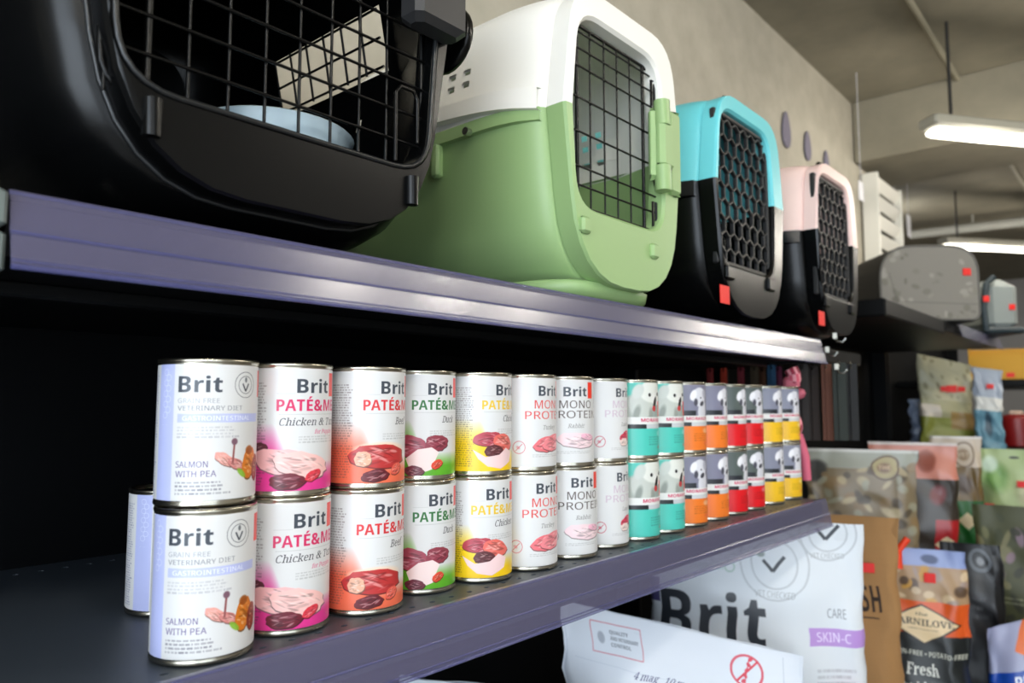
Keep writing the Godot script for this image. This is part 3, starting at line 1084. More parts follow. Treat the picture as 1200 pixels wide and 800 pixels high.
func hex_door(hw: float, y0: float, y1: float) -> ArrayMesh:
	var g := Geo.new()
	var a := 0.0175
	var w := a * sqrt(3.0)
	var z := -0.012
	var row := 0
	var y := y0 - a
	while y < y1 + a:
		var x := -hw - w + (w / 2 if row % 2 else 0.0)
		while x < hw + w:
			for k in 3:
				var p := Vector2(x, y) + Vector2.from_angle(PI / 6 + k * PI / 3) * a
				var q := Vector2(x, y) + Vector2.from_angle(PI / 6 + (k + 1) * PI / 3) * a
				p = p.clamp(Vector2(-hw, y0), Vector2(hw, y1))
				q = q.clamp(Vector2(-hw, y0), Vector2(hw, y1))
				if p.distance_to(q) > 0.002:
					var m := (p + q) / 2
					g.box(Vector3(m.x, m.y, z), Vector3(p.distance_to(q) + 0.003, 0.0042, 0.007), 0.001, Basis(Vector3.BACK, (q - p).angle()))
			x += w
		y += a * 1.5
		row += 1
	for e in [[Vector3(-hw, (y0 + y1) / 2, z), Vector3(0.008, y1 - y0 + 0.008, 0.010)], [Vector3(hw, (y0 + y1) / 2, z), Vector3(0.008, y1 - y0 + 0.008, 0.010)], [Vector3(0, y0, z), Vector3(hw * 2, 0.008, 0.010)], [Vector3(0, y1, z), Vector3(hw * 2, 0.008, 0.010)]]:
		g.box(e[0], e[1], 0.002)
	return g.mesh()

func vents(kind: String) -> Dictionary:   # cells of a shell left open: slots along both sides, or one large side window
	var out := {}
	for i in 27:
		for j in 42:
			var jj: int = j if j < 12 else 41 - j
			var open := false
			if kind == "slots":
				open = i >= 5 and i <= 20 and i % 2 == 0 and (jj == 3 or jj == 6 or jj == 8)
			elif kind == "low":
				open = i >= 6 and i <= 19 and i % 3 == 0 and (jj == 3 or jj == 4)
			elif kind == "window":
				open = i >= 7 and i <= 21 and j >= 30 and j <= 39
			if open:
				out[i * 1000 + j] = true
	return out

func carrier(called: String, label: String, x: float, z: float, hw: float, H: float, ys: float, L: float, ow: float, oy0: float, oy1: float, low: Material, top: Material, topv: Dictionary, lowv: Dictionary, fs: float, odx: float) -> Node3D:
	var t := thing(called, label, "pet carrier", Vector3(x, TOPDECK + 0.0005, z))
	part("lower_tub", shell(half_low(hw, hw * 0.80, 0.010, ys, 0.105), shifted(half_low(ow, ow * 0.93, oy0, ys, 0.040), odx), ys, L, lowv, fs), low, t)
	part("upper_shell", shell(half_top(hw, hw * 0.84, H, ys, 0.060), shifted(half_top(ow, ow * 0.88, oy1, ys, 0.040), odx), ys, L, topv, fs), top, t)
	for sx in [-0.42, 0.42]:
		for k in 2:
			part("foot", box_mesh(Vector3(hw * 0.5, 0.016, 0.05), 0.006, Vector3(hw * sx, 0.008, -0.10 - k * (L - 0.20))), low, t)
	return t

func build_carriers():
	var black := mat("black_plastic", Color(0.022, 0.024, 0.026), 0.27)
	black.metallic_specular = 0.36
	var green := mat("sage_plastic", Color(0.58, 0.70, 0.47), 0.42)
	var white := mat("cream_plastic", Color(0.95, 0.94, 0.91), 0.42)
	var wire := mat("black_wire", Color(0.035, 0.035, 0.035), 0.35, 0.5)
	var turq := mat("turquoise_plastic", Color(0.42, 0.80, 0.83), 0.40)
	var pink := mat("pink_plastic", Color(0.96, 0.83, 0.80), 0.42)
	var latch := mat("charcoal_plastic", Color(0.15, 0.15, 0.155), 0.5)
	var steel := mat("chrome", Color(0.72, 0.72, 0.70), 0.25, 1.0)
	var red := mat("red_sticker", Color(0.90, 0.10, 0.06), 0.5)
	# black, beside the shelf's end
	var bx := 0.312
	var t := carrier("pet_carrier", "black plastic pet carrier with wire door and a bowl inside", bx, -0.490, 0.197, 0.37, 0.225, 0.48, 0.142, 0.082, 0.345, black, black, vents("window"), vents("low"), 0.802, -0.002)
	var xs := []
	for p in [[124, 30], [172, 80], [220, 95], [267, 110], [310, 120], [350, 130], [387, 140], [420, 150], [452, 158]]:
		xs.append(at_z(p[0], p[1], -0.506).x - bx)
	var ys := []
	for k in 10:
		ys.append(at_z(180, 69, -0.506).y - TOPDECK + 0.0275 * k)
	var d := part("wire_door", wire_door(xs, ys, -0.140, 0.136, 0.078, 0.345, [1]), wire, t)
	var g := Geo.new()
	g.box(Vector3(0.128, 0.255, 0.010), Vector3(0.062, 0.090, 0.030), 0.006)
	part("door_latch", g.mesh(), latch, d, Vector3.ZERO, "charcoal plastic door latch")
	g = Geo.new()
	g.tube(PackedVector3Array([Vector3(0.098, 0.088, -0.006), Vector3(0.098, 0.150, -0.006), Vector3(0.103, 0.157, -0.006), Vector3(0.118, 0.157, -0.006), Vector3(0.123, 0.150, -0.006), Vector3(0.123, 0.110, -0.006)]), 0.0018, 8)
	part("latch_rod", g.mesh(), wire, d)
	g = Geo.new()
	var edge_mat := mat("lit_black_edge", Color(0.10, 0.105, 0.11), 0.35)  # paler charcoal for the rims: light catching their edges, put into the colour
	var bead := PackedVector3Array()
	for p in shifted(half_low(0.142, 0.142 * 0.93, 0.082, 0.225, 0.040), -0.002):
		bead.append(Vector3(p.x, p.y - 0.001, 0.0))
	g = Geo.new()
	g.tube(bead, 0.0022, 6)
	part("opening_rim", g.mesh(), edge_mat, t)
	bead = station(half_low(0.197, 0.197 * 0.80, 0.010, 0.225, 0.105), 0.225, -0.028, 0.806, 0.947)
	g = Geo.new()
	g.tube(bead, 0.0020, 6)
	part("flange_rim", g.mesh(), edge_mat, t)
	for sgn in [-1.0, 1.0]:
		g = Geo.new()
		g.tube(PackedVector3Array([Vector3(sgn * 0.112, 0.050, 0.000), Vector3(sgn * 0.112, 0.075, 0.001)]), 0.006, 10)
		part("frame_boss", g.mesh(), black, t)
	g = Geo.new()
	g.lathe([[0.030, -0.006], [0.034, -0.003], [0.034, 0.003], [0.030, 0.006], [0.001, 0.006]], 24)
	var dial := part("side_dial", g.mesh(), black, t, Vector3(0.186, 0.240, -0.034))
	dial.rotation.z = PI / 2
	g = Geo.new()
	for k in 7:
		var zz := -0.17 - 0.035 * k
		g.tube(PackedVector3Array([Vector3(0.191, 0.245, zz), Vector3(0.172, 0.345, zz)]), 0.0015, 6)
	for k in 4:
		var f := k / 3.0
		g.tube(PackedVector3Array([Vector3(lerpf(0.191, 0.173, f), lerpf(0.248, 0.340, f), -0.14), Vector3(lerpf(0.191, 0.173, f), lerpf(0.248, 0.340, f), -0.40)]), 0.0015, 6)
	part("side_grille", g.mesh(), wire, t)
	g = Geo.new()
	g.lathe([[0.001, 0.0], [0.044, 0.0], [0.052, 0.004], [0.070, 0.092], [0.074, 0.095], [0.072, 0.097], [0.067, 0.093], [0.050, 0.012], [0.001, 0.010]], 40, Vector3.ZERO, 0)
	var bowl := part("feeding_bowl", g.mesh(), mat("bowl_plastic", Color(0.70, 0.78, 0.82), 0.35), self, Vector3(0.360, TOPDECK + 0.028, -0.612))
	bowl.name = numbered("feeding_bowl")
	tag(bowl, "pale blue plastic feeding bowl inside the black pet carrier", "bowl")
	# green and cream
	var gx := 0.795
	t = carrier("pet_carrier", "sage green pet carrier with cream top and black wire door", gx, -0.497, 0.158, 0.385, 0.222, 0.46, 0.104, 0.105, 0.342, green, white, vents("slots"), {}, 0.85, -0.0145)
	seam_band("seam_rim", white, t, 0.158, 0.46, 0.216, 0.246, 0.009, 0.016, 0.84)
	seam_band("tub_rim", green, t, 0.158, 0.46, 0.204, 0.224, 0.004, 0.0, 0.84)
	xs = []
	for p in [677, 692.5, 709, 724, 739, 754, 772]:
		xs.append(at_z(p, 150, -0.512).x - gx)
	ys = []
	for y in [35, 54, 75, 112, 152, 193, 215, 240]:
		ys.append(at_z(672, y, -0.512).y - TOPDECK)
	d = part("wire_door", wire_door(xs, ys, -0.116, 0.088, 0.108, 0.335, [0, 5]), wire, t)
	g = Geo.new()
	g.box(Vector3(0.086, 0.225, -0.004), Vector3(0.056, 0.100, 0.014), 0.006)
	g.tube(PackedVector3Array([Vector3(0.072, 0.250, 0.006), Vector3(0.072, 0.284, 0.006)]), 0.011, 12)
	g.tube(PackedVector3Array([Vector3(0.072, 0.160, 0.006), Vector3(0.072, 0.194, 0.006)]), 0.011, 12)
	g.box(Vector3(0.078, 0.223, 0.006), Vector3(0.034, 0.066, 0.016), 0.006)
	g.box(Vector3(0.110, 0.222, 0.000), Vector3(0.034, 0.120, 0.012), 0.006)
	part("door_latch", g.mesh(), green, d, Vector3.ZERO, "sage green door latch")
	g = Geo.new()
	for y in [0.130, 0.300]:
		g = Geo.new()
		g.tube(PackedVector3Array([Vector3(0.072, y - 0.018, -0.010), Vector3(0.072, y + 0.018, -0.010), Vector3(0.080, y + 0.018, -0.010), Vector3(0.080, y - 0.018, -0.010)]), 0.002, 6)
		part("latch_spring", g.mesh(), wire, d)
	g = Geo.new()
	for p in [[Vector3(-0.100, 0.083, 0.0), Vector3(0.018, 0.020, 0.010)], [Vector3(0.055, 0.076, 0.0), Vector3(0.018, 0.020, 0.010)], [Vector3(-0.158, 0.186, -0.19), Vector3(0.012, 0.045, 0.014)], [Vector3(-0.158, 0.186, -0.33), Vector3(0.016, 0.035, 0.030)]]:
		part("boss", box_mesh(p[1], 0.003, p[0]), green, t)
	g = Geo.new()
	g.tube(PackedVector3Array([Vector3(-0.165, 0.206, -0.125), Vector3(-0.173, 0.206, -0.125)]), 0.005, 10)
	part("bolt", g.mesh(), steel, t, Vector3.ZERO, "chrome bolt")
	for k in 2:
		part("door_pivot", box_mesh(Vector3(0.014, 0.014, 0.014), 0.003, Vector3(-0.07 + k * 0.13, 0.374, -0.012)), white, t)
	g = Geo.new()
	for sx in [0.0]:
		var ring_rows := []
		for w in [[0.0, 0.90], [0.010, 0.97], [0.022, 0.98], [0.026, 0.94]]:
			var row := PackedVector3Array()
			for k in 32:
				var a := TAU * k / 32
				row.append(Vector3(signf(cos(a)) * pow(absf(cos(a)), 0.5) * 0.118 * w[1], w[0], -0.23 + signf(sin(a)) * pow(absf(sin(a)), 0.5) * 0.222 * w[1]))
			ring_rows.append(row)
		g.grid(ring_rows, true)
	part("base_rim", g.mesh(), green, t)
	# turquoise and pink, both with a honeycomb door
	for c in [[1.176, turq, "black pet carrier with bright turquoise top and honeycomb door", 0.90, 853, 345], [1.615, pink, "black pet carrier with pale pink top and honeycomb door", 0.86, 966, 373]]:
		t = carrier("pet_carrier", c[2], c[0], -0.498, 0.150, 0.375, 0.222, 0.46, 0.106, 0.092, 0.342, black, c[1], {}, {}, c[3], -0.018)
		part("honeycomb_door", hex_door(0.098, 0.096, 0.336), mat("grille_plastic", Color(0.10, 0.10, 0.105), 0.5), t, Vector3(-0.018, 0, 0))
		seam_band("tub_rim", black, t, 0.150, 0.46, 0.196, 0.224, 0.006, 0.0, c[3] - 0.01)
		for sgn in [-1.0, 1.0]:
			part("door_pivot", box_mesh(Vector3(0.014, 0.010, 0.010), 0.003, Vector3(sgn * 0.070, 0.3685, -0.014)), black, t)
			part("door_hinge", box_mesh(Vector3(0.030, 0.022, 0.008), 0.003, Vector3(sgn * 0.080 - 0.018, 0.078, 0.001)), black, t)
			for k in 3:
				g = Geo.new()
				g.tube(PackedVector3Array([Vector3(sgn * 0.137, 0.09, -0.12 - k * 0.10), Vector3(sgn * 0.147, 0.19, -0.12 - k * 0.10)]), 0.008, 8)
				part("rib", g.mesh(), black, t)
		var q := at_z(c[4], c[5], -0.493)
		part("price_sticker", box_mesh(Vector3(0.032, 0.028, 0.0012), 0.0003), red, t, Vector3(q.x - c[0], q.y - TOPDECK, 0.0), "red price sticker")
	# soft carrier with a grey print, at an angle on the next bay's shelf
	var soft := mat("black_mesh", Color(0.05, 0.052, 0.055), 0.7)
	var s := Sheet.new(self, 320, 250, 1.6, 160, Color(0.50, 0.49, 0.46))
	rng.seed = 4
	for k in 46:
		var tone := rng.randf_range(-0.12, 0.12)
		s.oval(rng.randf_range(-150, 150), rng.randf_range(5, 245), rng.randf_range(6, 18), rng.randf_range(5, 14), Color(0.50 + tone, 0.49 + tone, 0.455 + tone), 0.8, 0.3, rng.randf() * 3)
	s.line(-110, 186, 150, 196, 2, Color(0.36, 0.35, 0.33))
	s.line(-110, 186, -130, 90, 2, Color(0.36, 0.35, 0.33))
	var grey_print := print_mat("grey_print", s.img, 0.7)
	var c0 := at_depth(1092, 369, 2.40)
	t = thing("soft_carrier", "grey patterned soft pet carrier with black mesh sides", "pet carrier", Vector3(c0.x, 1.5505, c0.z), to_camera(c0) + 0.50)
	var hull := rounded([Vector2(0, 0), Vector2(-0.165, 0), Vector2(-0.165, 0.250), Vector2(0.160, 0.250), Vector2(0.160, 0), Vector2(0.001, 0)], [0.075, 0.115, 0.095, 0.03], [2, 2, 3, 2, 2], 8)
	g = Geo.new()
	var rows := []
	for w in [[-0.26, 0.86], [-0.25, 0.96], [-0.23, 1.0], [-0.02, 1.0], [-0.006, 0.985]]:
		var row := PackedVector3Array()
		for p in hull:
			row.append(Vector3(p.x * w[1], 0.125 + (p.y - 0.125) * w[1], w[0]))
		rows.append(row)
	g.grid(rows, false, {}, Rect2(0, 0, 1, 1), 0)
	g.poly(rows[0], Vector3(0, 0.12, 1))
	part("mesh_body", g.mesh(), soft, t)
	g = Geo.new()
	var face := PackedVector3Array()
	var uvs := PackedVector2Array()
	for p in hull:
		face.append(Vector3(p.x * 0.97, 0.125 + (p.y - 0.125) * 0.97, 0.0))
		uvs.append(Vector2(p.x / 0.33 + 0.5, 1.0 - p.y / 0.25))
	g.poly(face, Vector3(0, 0.1, -1), uvs)
	part("printed_panel", g.mesh(), grey_print, t)
	g = Geo.new()
	var pip := PackedVector3Array()
	for p in hull:
		pip.append(Vector3(p.x * 0.970, 0.127 + (p.y - 0.125) * 0.965, -0.002))
	g.tube(pip, 0.004, 6)
	part("piping", g.mesh(), mat("grey_piping", Color(0.36, 0.355, 0.34), 0.7), t)
	part("price_sticker", box_mesh(Vector3(0.026, 0.024, 0.002), 0.0005), red, t, Vector3(0.118, 0.162, 0.002), "red price sticker")
	# clear-fronted carrier beyond it
	var c1 := at_depth(1178, 394, 2.80)
	t = thing("transport_box", "pale clear plastic pet transport box with dark teal frame", "pet carrier", Vector3(c1.x, 1.5505, c1.z), to_camera(c1) + 0.5)
	g = Geo.new()
	g.box(Vector3(0, 0.11, -0.10), Vector3(0.13, 0.20, 0.20), 0.03)
	part("clear_shell", g.mesh(), mat("milky_plastic", Color(0.55, 0.58, 0.57), 0.3), t)
	g = Geo.new()
	g.tube(PackedVector3Array([Vector3(-0.07, 0.01, 0.004), Vector3(-0.075, 0.10, 0.004), Vector3(-0.06, 0.19, 0.004), Vector3(-0.03, 0.215, 0.0)]), 0.012, 8)
	g.box(Vector3(0, 0.012, -0.10), Vector3(0.15, 0.024, 0.22), 0.008)
	part("frame", g.mesh(), mat("teal_frame", Color(0.10, 0.17, 0.20), 0.5), t)
	part("price_sticker", box_mesh(Vector3(0.022, 0.022, 0.002), 0.0005), red, t, Vector3(0.03, 0.10, 0.002), "red price sticker")
	part("price_sticker", box_mesh(Vector3(0.022, 0.022, 0.002), 0.0005), red, t, Vector3(-0.07, 0.13, 0.018), "red price sticker")

# ---------------------------------------------------------------- bags
# a filled bag standing at its base, front towards local +z; slant lowers the top towards +x
func bag_mesh(W: float, H: float, T: float, seed_: int, slant := 0.0, flat_top := 0.06, crumple := 0.011) -> ArrayMesh:
	var g := Geo.new()
	var noise := FastNoiseLite.new()
	noise.seed = seed_
	noise.frequency = 5.0
	var rows := []
	var uvs := []
	var nv := 26
	var nu := 36
	for i in nv + 1:
		var v := float(i) / nv
		var y := H * v
		var fill := 1.0
		if v > 1.0 - flat_top:
			fill = 0.05
		else:
			var q := v / (1.0 - flat_top)
			fill = lerpf(0.06, 1.0, pow(clampf((1.0 - q) / 0.55, 0, 1), 0.7)) * lerpf(0.8, 1.0, clampf(q / 0.12, 0, 1))
		var wide := 1.0 - 0.05 * pow(1.0 - absf(2.0 * v - 1.0), 0.5) * fill
		var row := PackedVector3Array()
		var uv := PackedVector2Array()
		for k in nu + 1:
			var a := PI + TAU * k / nu
			var cx := cos(a)
			var sx := -sin(a)
			var x := signf(cx) * pow(absf(cx), 0.62)
			var z := signf(sx) * pow(absf(sx), 0.75)
			var push := noise.get_noise_3d(x * 0.35 + seed_, v * 0.9, z * 0.12) * crumple * (2.0 if fill > 0.3 else 1.0)
			row.append(Vector3(x * W / 2 * wide + noise.get_noise_2d(v * 1.3, 40.0 + signf(x) * 3.0) * crumple, y - slant * x * W / 2 * v, z * T / 2 * fill + push))
			uv.append(Vector2((x + 1) / 2, 1 - v))
		rows.append(row)
		uvs.append(uv)
	g.grid(rows)
	var n := 0
	for uv in uvs:
		for p in uv:
			g.t[n] = p
			n += 1
	g.poly(rows[0], Vector3(0, 1, 0))
	return g.mesh()

func bag(called: String, label: String, px: float, top_px: float, depth: float, W: float, T: float, floor_y: float, m: Material, seed_: int, turn := 0.0, slant := 0.0, group := "") -> Node3D:
	var p := at_depth(px, top_px, depth)
	var at := Vector3(p.x, floor_y + 0.001, p.z)
	var q := at_depth(px, 473.0, depth)
	at.x = q.x
	at.z = q.z
	var y := EYE.y - (top_px - 473.0) / FOCAL * depth
	var H := y - floor_y
	var t := thing(called, label, "bag", at, to_camera(at) + turn, group)
	part("sack", bag_mesh(W, H, T, seed_, slant), m, t)
	t.set_meta("high", H)
	t.set_meta("thick", T)
	return t

# a red sticker on a bag's front, given in millimetres from the top middle
func sticker(t: Node3D, x: float, y: float, w := 0.035, h := 0.022):
	var H: float = t.get_meta("high")
	var T: float = t.get_meta("thick")
	var v := 1.0 - y / 1000.0 / H
	var fill := pow(clampf((1.0 - v) / 0.55, 0, 1), 0.7)
	part("price_sticker", box_mesh(Vector3(w, h, 0.0015), 0.0004), mats.red_sticker, t, Vector3(x / 1000.0, H - y / 1000.0, T / 2 * fill + 0.010), "red price sticker")

func build_bags():
	mat("red_sticker", Color(0.90, 0.10, 0.06), 0.5)
	var cream := Color(0.86, 0.80, 0.66)
	# white bag with the large logo, under the shelf's end
	var s := Sheet.new(self, 440, 830, 1.5, 220, Color(0.86, 0.88, 0.90))
	var ink := Color(0.16, 0.18, 0.21)
	s.write("Brit", "b", -196, 152, 24, 252, ink)
	for c in [[45, 88, 70], [150, 20, 55]]:
		s.ring(c[0], c[1], c[2], 4, Color(0.72, 0.74, 0.76))
		s.ring(c[0], c[1], c[2] * 0.68, 4, Color(0.72, 0.74, 0.76))
		s.write("VET CHECKED", "n", c[0] - c[2] * 0.6, c[1] + c[2] * 0.74, c[0] + c[2] * 0.6, c[1] + c[2] * 0.92, Color(0.55, 0.57, 0.58), 0.8)
		s.line(c[0] - 22, c[1] - 8, c[0] - 4, c[1] + 14, 7, ink)
		s.line(c[0] - 4, c[1] + 14, c[0] + 22, c[1] - 16, 7, ink)
		s.oval(c[0] - 26, c[1] - 20, 10, 7, Color(0.45, 0.5, 0.48), 0.8, 0.4)
	s.write("GRAIN FREE", "n", -130, 92, -60, 104, Color(0.55, 0.70, 0.62), 0.7)
	s.ring(-48, 98, 10, 3, Color(0.55, 0.70, 0.62), 0.6)
	s.write("CARE", "n", 150, 168, 186, 186, Color(0.45, 0.47, 0.5), 0.9)
	s.rect(110, 206, 220, 240, Color(0.72, 0.56, 0.83))
	s.write("SKIN-C", "n", 124, 214, 190, 232, Color(0.93, 0.88, 0.97))
	s.fine(120, 282, 200, 330, 12, Color(0.55, 0.55, 0.58), 0.7, 90)
	s.rect(-220, 130, -198, 180, Color(0.30, 0.28, 0.45))
	var t := bag("food_bag", "large white dry food bag with bold black logo and seals", 876, 607, 1.55, 0.422, 0.14, BASE, print_mat("white_bag_print", s.img, 0.38), 11, 0.0, 0.0)
	var y0: float = t.get_meta("high")
	part("price_sticker", box_mesh(Vector3(0.036, 0.05, 0.0015), 0.0004), mats.red_sticker, t, Vector3(0.178, y0 - 0.318, 0.064), "red price sticker")
	# plain white sack with stamps and handwriting in front of it
	s = Sheet.new(self, 400, 700, 1.8, 200, Color(0.86, 0.88, 0.91))
	var rose := Color(0.80, 0.45, 0.50)
	for e in [[-148, 20, -62, 20], [-148, 68, -62, 68], [-148, 20, -148, 68], [-62, 20, -62, 68]]:
		s.line(e[0], e[1], e[2], e[3], 1.4, rose)
	s.oval(-132, 44, 7, 11, Color(0.6, 0.62, 0.66), 0.8, 0.3)
	s.write("QUALITY", "b", -116, 30, -84, 36, Color(0.4, 0.42, 0.45), 0.9)
	s.write("AND VETERINARY", "b", -116, 40, -68, 46, Color(0.4, 0.42, 0.45), 0.9)
	s.write("CONTROL", "b", -116, 50, -82, 56, Color(0.4, 0.42, 0.45), 0.9)
	var rd := Color(0.83, 0.25, 0.32)
	s.ring(110, 44, 25, 3.5, rd)
	s.line(94, 62, 127, 26, 3, rd)
	for k in 5:
		s.oval(104 + k * 3, 60 - k * 9, 5, 3.2, rd, 0.9, 0.3, 0.8 if k % 2 else -0.8)
	s.line(106, 66, 114, 22, 1.6, rd)
	s.write("4 mag   10 mag", "s", -78, 84, 22, 95, Color(0.15, 0.16, 0.35), 0.95, 0.35)
	s.write("T", "n", 162, 92, 174, 104, Color(0.45, 0.46, 0.5), 0.8)
	for x in [-196, 168]:
		s.line(x, 10, x + 8, 500, 1.5, Color(0.72, 0.75, 0.80), 0.7)
	s.line(-180, 84, 150, 92, 1.2, Color(0.74, 0.77, 0.82), 0.5)
	t = bag("paper_sack", "plain white paper sack with red round stamp and handwriting", 790, 728, 1.25, 0.385, 0.12, BASE, print_mat("white_sack_print", s.img, 0.6), 12, 0.0, 0.17)
	# second white sack under the middle of the shelf
	s = Sheet.new(self, 360, 600, 1.2, 180, Color(0.82, 0.85, 0.88))
	s.write("QUALITY", "b", -30, 16, 20, 24, Color(0.4, 0.42, 0.45), 0.8)
	bag("paper_sack", "white paper sack with small print lying deep under the can shelf", 575, 792, 1.12, 0.27, 0.12, BASE, print_mat("second_sack_print", s.img, 0.6), 13, 0.0, 0.1)
	# brown paper bag
	s = Sheet.new(self, 230, 760, 1.5, 115, Color(0.62, 0.46, 0.28))
	s.fine(-110, 20, 110, 740, 7, Color(0.55, 0.40, 0.23), 0.18, 95)
	s.write("FRESH", "b", -35, 152, 72, 210, Color(0.16, 0.10, 0.07))
	s.line(30, 222, 66, 224, 3, Color(0.16, 0.10, 0.07))
	t = bag("food_bag", "brown kraft paper bag with dark capital letters", 985, 602, 1.80, 0.225, 0.13, BASE, print_mat("kraft_print", s.img, 0.8), 14)
	sticker(t, 42, 112, 0.034, 0.022)
	# tall bag with the cream diamond
	s = Sheet.new(self, 200, 720, 2.0, 100, Color(0.07, 0.085, 0.085))
	s.rect(-100, 0, 100, 56, Color(0.56, 0.62, 0.80))
	s.oval(20, 26, 24, 14, Color(0.22, 0.27, 0.42), 0.9, 0.3)
	s.rect(-100, 46, 100, 150, Color(0.66, 0.54, 0.40))
	rng.seed = 8
	for k in 26:
		s.oval(rng.randf_range(-95, 95), rng.randf_range(55, 145), rng.randf_range(8, 26), rng.randf_range(6, 18), [Color(0.30, 0.22, 0.16), Color(0.85, 0.76, 0.62), Color(0.80, 0.60, 0.25), Color(0.62, 0.55, 0.52)][k % 4], 0.85, 0.35, rng.randf() * 3)
	s.rect(-100, 138, 100, 236, Color(0.84, 0.34, 0.10))
	s.rect(-100, 222, 100, 720, Color(0.075, 0.095, 0.095))
	s.shape([Vector2(-94, 194), Vector2(-6, 144), Vector2(84, 192), Vector2(-6, 250)], Color(0.12, 0.09, 0.07))
	s.shape([Vector2(-88, 194), Vector2(-6, 149), Vector2(78, 192), Vector2(-6, 244)], Color(0.88, 0.78, 0.60))
	s.write("the", "s", -22, 168, 6, 175, Color(0.15, 0.10, 0.08), 1.0, 0.2)
	s.write("CARNILOVE", "sb", -76, 184, 66, 200, Color(0.12, 0.08, 0.06))
	s.fine(-40, 208, 34, 214, 6, Color(0.3, 0.2, 0.15), 0.7, 96)
	s.write("GRAIN-FREE • POTATO-FREE", "b", -92, 266, 92, 279, Color(0.80, 0.80, 0.74))
	s.write("Fresh", "sb", -44, 298, 30, 328, Color(0.92, 0.92, 0.88))
	s.write("Ostrich & Lamb", "sb", -60, 346, 84, 372, Color(0.92, 0.92, 0.88))
	t = bag("food_bag", "dark dog food bag with orange band and cream diamond emblem", 1072, 640, 1.95, 0.200, 0.13, BASE, print_mat("diamond_bag_print", s.img, 0.4), 15)
	sticker(t, 16, 66, 0.026, 0.024)
	var H: float = t.get_meta("high")
	var g := Geo.new()
	g.tube(PackedVector3Array([Vector3(-0.055, H - 0.050, 0.03), Vector3(-0.055, H - 0.005, 0.02)]), 0.011, 8)
	g.tube(PackedVector3Array([Vector3(-0.055, H - 0.008, 0.02), Vector3(-0.084, H + 0.028, 0.012)]), 0.009, 8)
	g.tube(PackedVector3Array([Vector3(-0.055, H - 0.008, 0.02), Vector3(-0.030, H + 0.026, 0.012)]), 0.009, 8)
	part("price_clip", g.mesh(), mat("orange_clip", Color(0.95, 0.25, 0.05), 0.5), t, Vector3.ZERO, "orange price clip")
	# zip-top bags on the riser behind
	s = Sheet.new(self, 300, 640, 1.2, 150, Color(0.50, 0.44, 0.34))
	s.rect(-150, 0, 150, 60, Color(0.62, 0.63, 0.58))
	s.rect(-150, 0, 150, 10, Color(0.80, 0.80, 0.78))
	s.oval(-120, 70, 40, 40, Color(0.20, 0.19, 0.16), 1.0, 0.3)
	rng.seed = 9
	for k in 60:
		s.oval(rng.randf_range(-145, 145), rng.randf_range(50, 320), rng.randf_range(8, 30), rng.randf_range(8, 24), [Color(0.28, 0.24, 0.18), Color(0.74, 0.68, 0.54), Color(0.52, 0.42, 0.28), Color(0.60, 0.60, 0.52)][k % 4], 0.8, 0.4, rng.randf() * 3)
	s.oval(70, 52, 40, 40, Color(0.66, 0.60, 0.40), 0.9, 0.25)
	s.ring(70, 55, 36, 5, Color(0.28, 0.18, 0.10))
	s.oval(68, 55, 22, 18, Color(0.44, 0.32, 0.22), 0.9, 0.4)
	s.write("THE", "b", 54, 48, 86, 60, Color(0.85, 0.75, 0.6), 0.9)
	s.rect(-150, 330, 150, 640, Color(0.22, 0.18, 0.15))
	bag("food_bag", "zip-top bag with grey header and round brown emblem", 1004, 526, 2.20, 0.300, 0.10, 0.5505, print_mat("zip_bag_print", s.img, 0.35), 16)
	s = Sheet.new(self, 260, 640, 1.2, 130, Color(0.20, 0.17, 0.14))
	s.rect(-130, 0, 130, 120, Color(0.80, 0.52, 0.45))
	s.rect(-130, 0, 130, 10, Color(0.84, 0.80, 0.78))
	s.oval(40, 62, 34, 42, Color(0.55, 0.27, 0.20), 0.9, 0.3)
	s.oval(70, 170, 30, 40, Color(0.45, 0.10, 0.10), 0.9, 0.4)
	s.rect(60, 250, 130, 400, Color(0.66, 0.10, 0.12))
	s.shape([Vector2(60, 330), Vector2(95, 300), Vector2(130, 325), Vector2(95, 360)], cream)
	s.oval(95, 330, 14, 8, Color(0.15, 0.12, 0.1), 0.9, 0.3)
	s.oval(-60, 210, 60, 60, Color(0.32, 0.28, 0.24), 0.8, 0.5)
	t = bag("food_bag", "dark brown food bag with salmon pink header and red panel", 1066, 518, 2.42, 0.250, 0.10, 0.5505, print_mat("pink_header_print", s.img, 0.35), 17)
	sticker(t, 100, 400, 0.034, 0.024)
	s = Sheet.new(self, 220, 640, 1.2, 110, Color(0.45, 0.36, 0.20))
	s.rect(-110, 0, 110, 110, Color(0.78, 0.72, 0.64))
	s.rect(-110, 0, 110, 8, Color(0.86, 0.84, 0.82))
	s.ring(36, 66, 44, 7, Color(0.42, 0.33, 0.24))
	s.oval(36, 66, 30, 26, Color(0.52, 0.42, 0.30), 0.9, 0.4)
	s.write("VET", "b", 14, 58, 58, 74, Color(0.82, 0.76, 0.66), 0.9)
	s.oval(30, 170, 50, 40, Color(0.30, 0.22, 0.14), 0.9, 0.4)
	s.rect(-110, 230, 110, 420, Color(0.10, 0.40, 0.16))
	s.shape([Vector2(0, 300), Vector2(44, 270), Vector2(88, 300), Vector2(44, 332)], cream)
	bag("food_bag", "green and brown food bag with cream header and round emblem", 1116, 511, 2.66, 0.160, 0.08, 0.5505, print_mat("cream_header_print", s.img, 0.35), 18)
	# black bag beside the diamond bag
	s = Sheet.new(self, 160, 600, 1.2, 80, Color(0.035, 0.042, 0.055))
	s.ring(22, 40, 26, 9, Color(0.42, 0.45, 0.48))
	s.oval(22, 42, 14, 14, Color(0.60, 0.62, 0.64), 0.8, 0.4)
	s.fine(-50, 130, 40, 190, 22, Color(0.5, 0.5, 0.5), 0.7, 97)
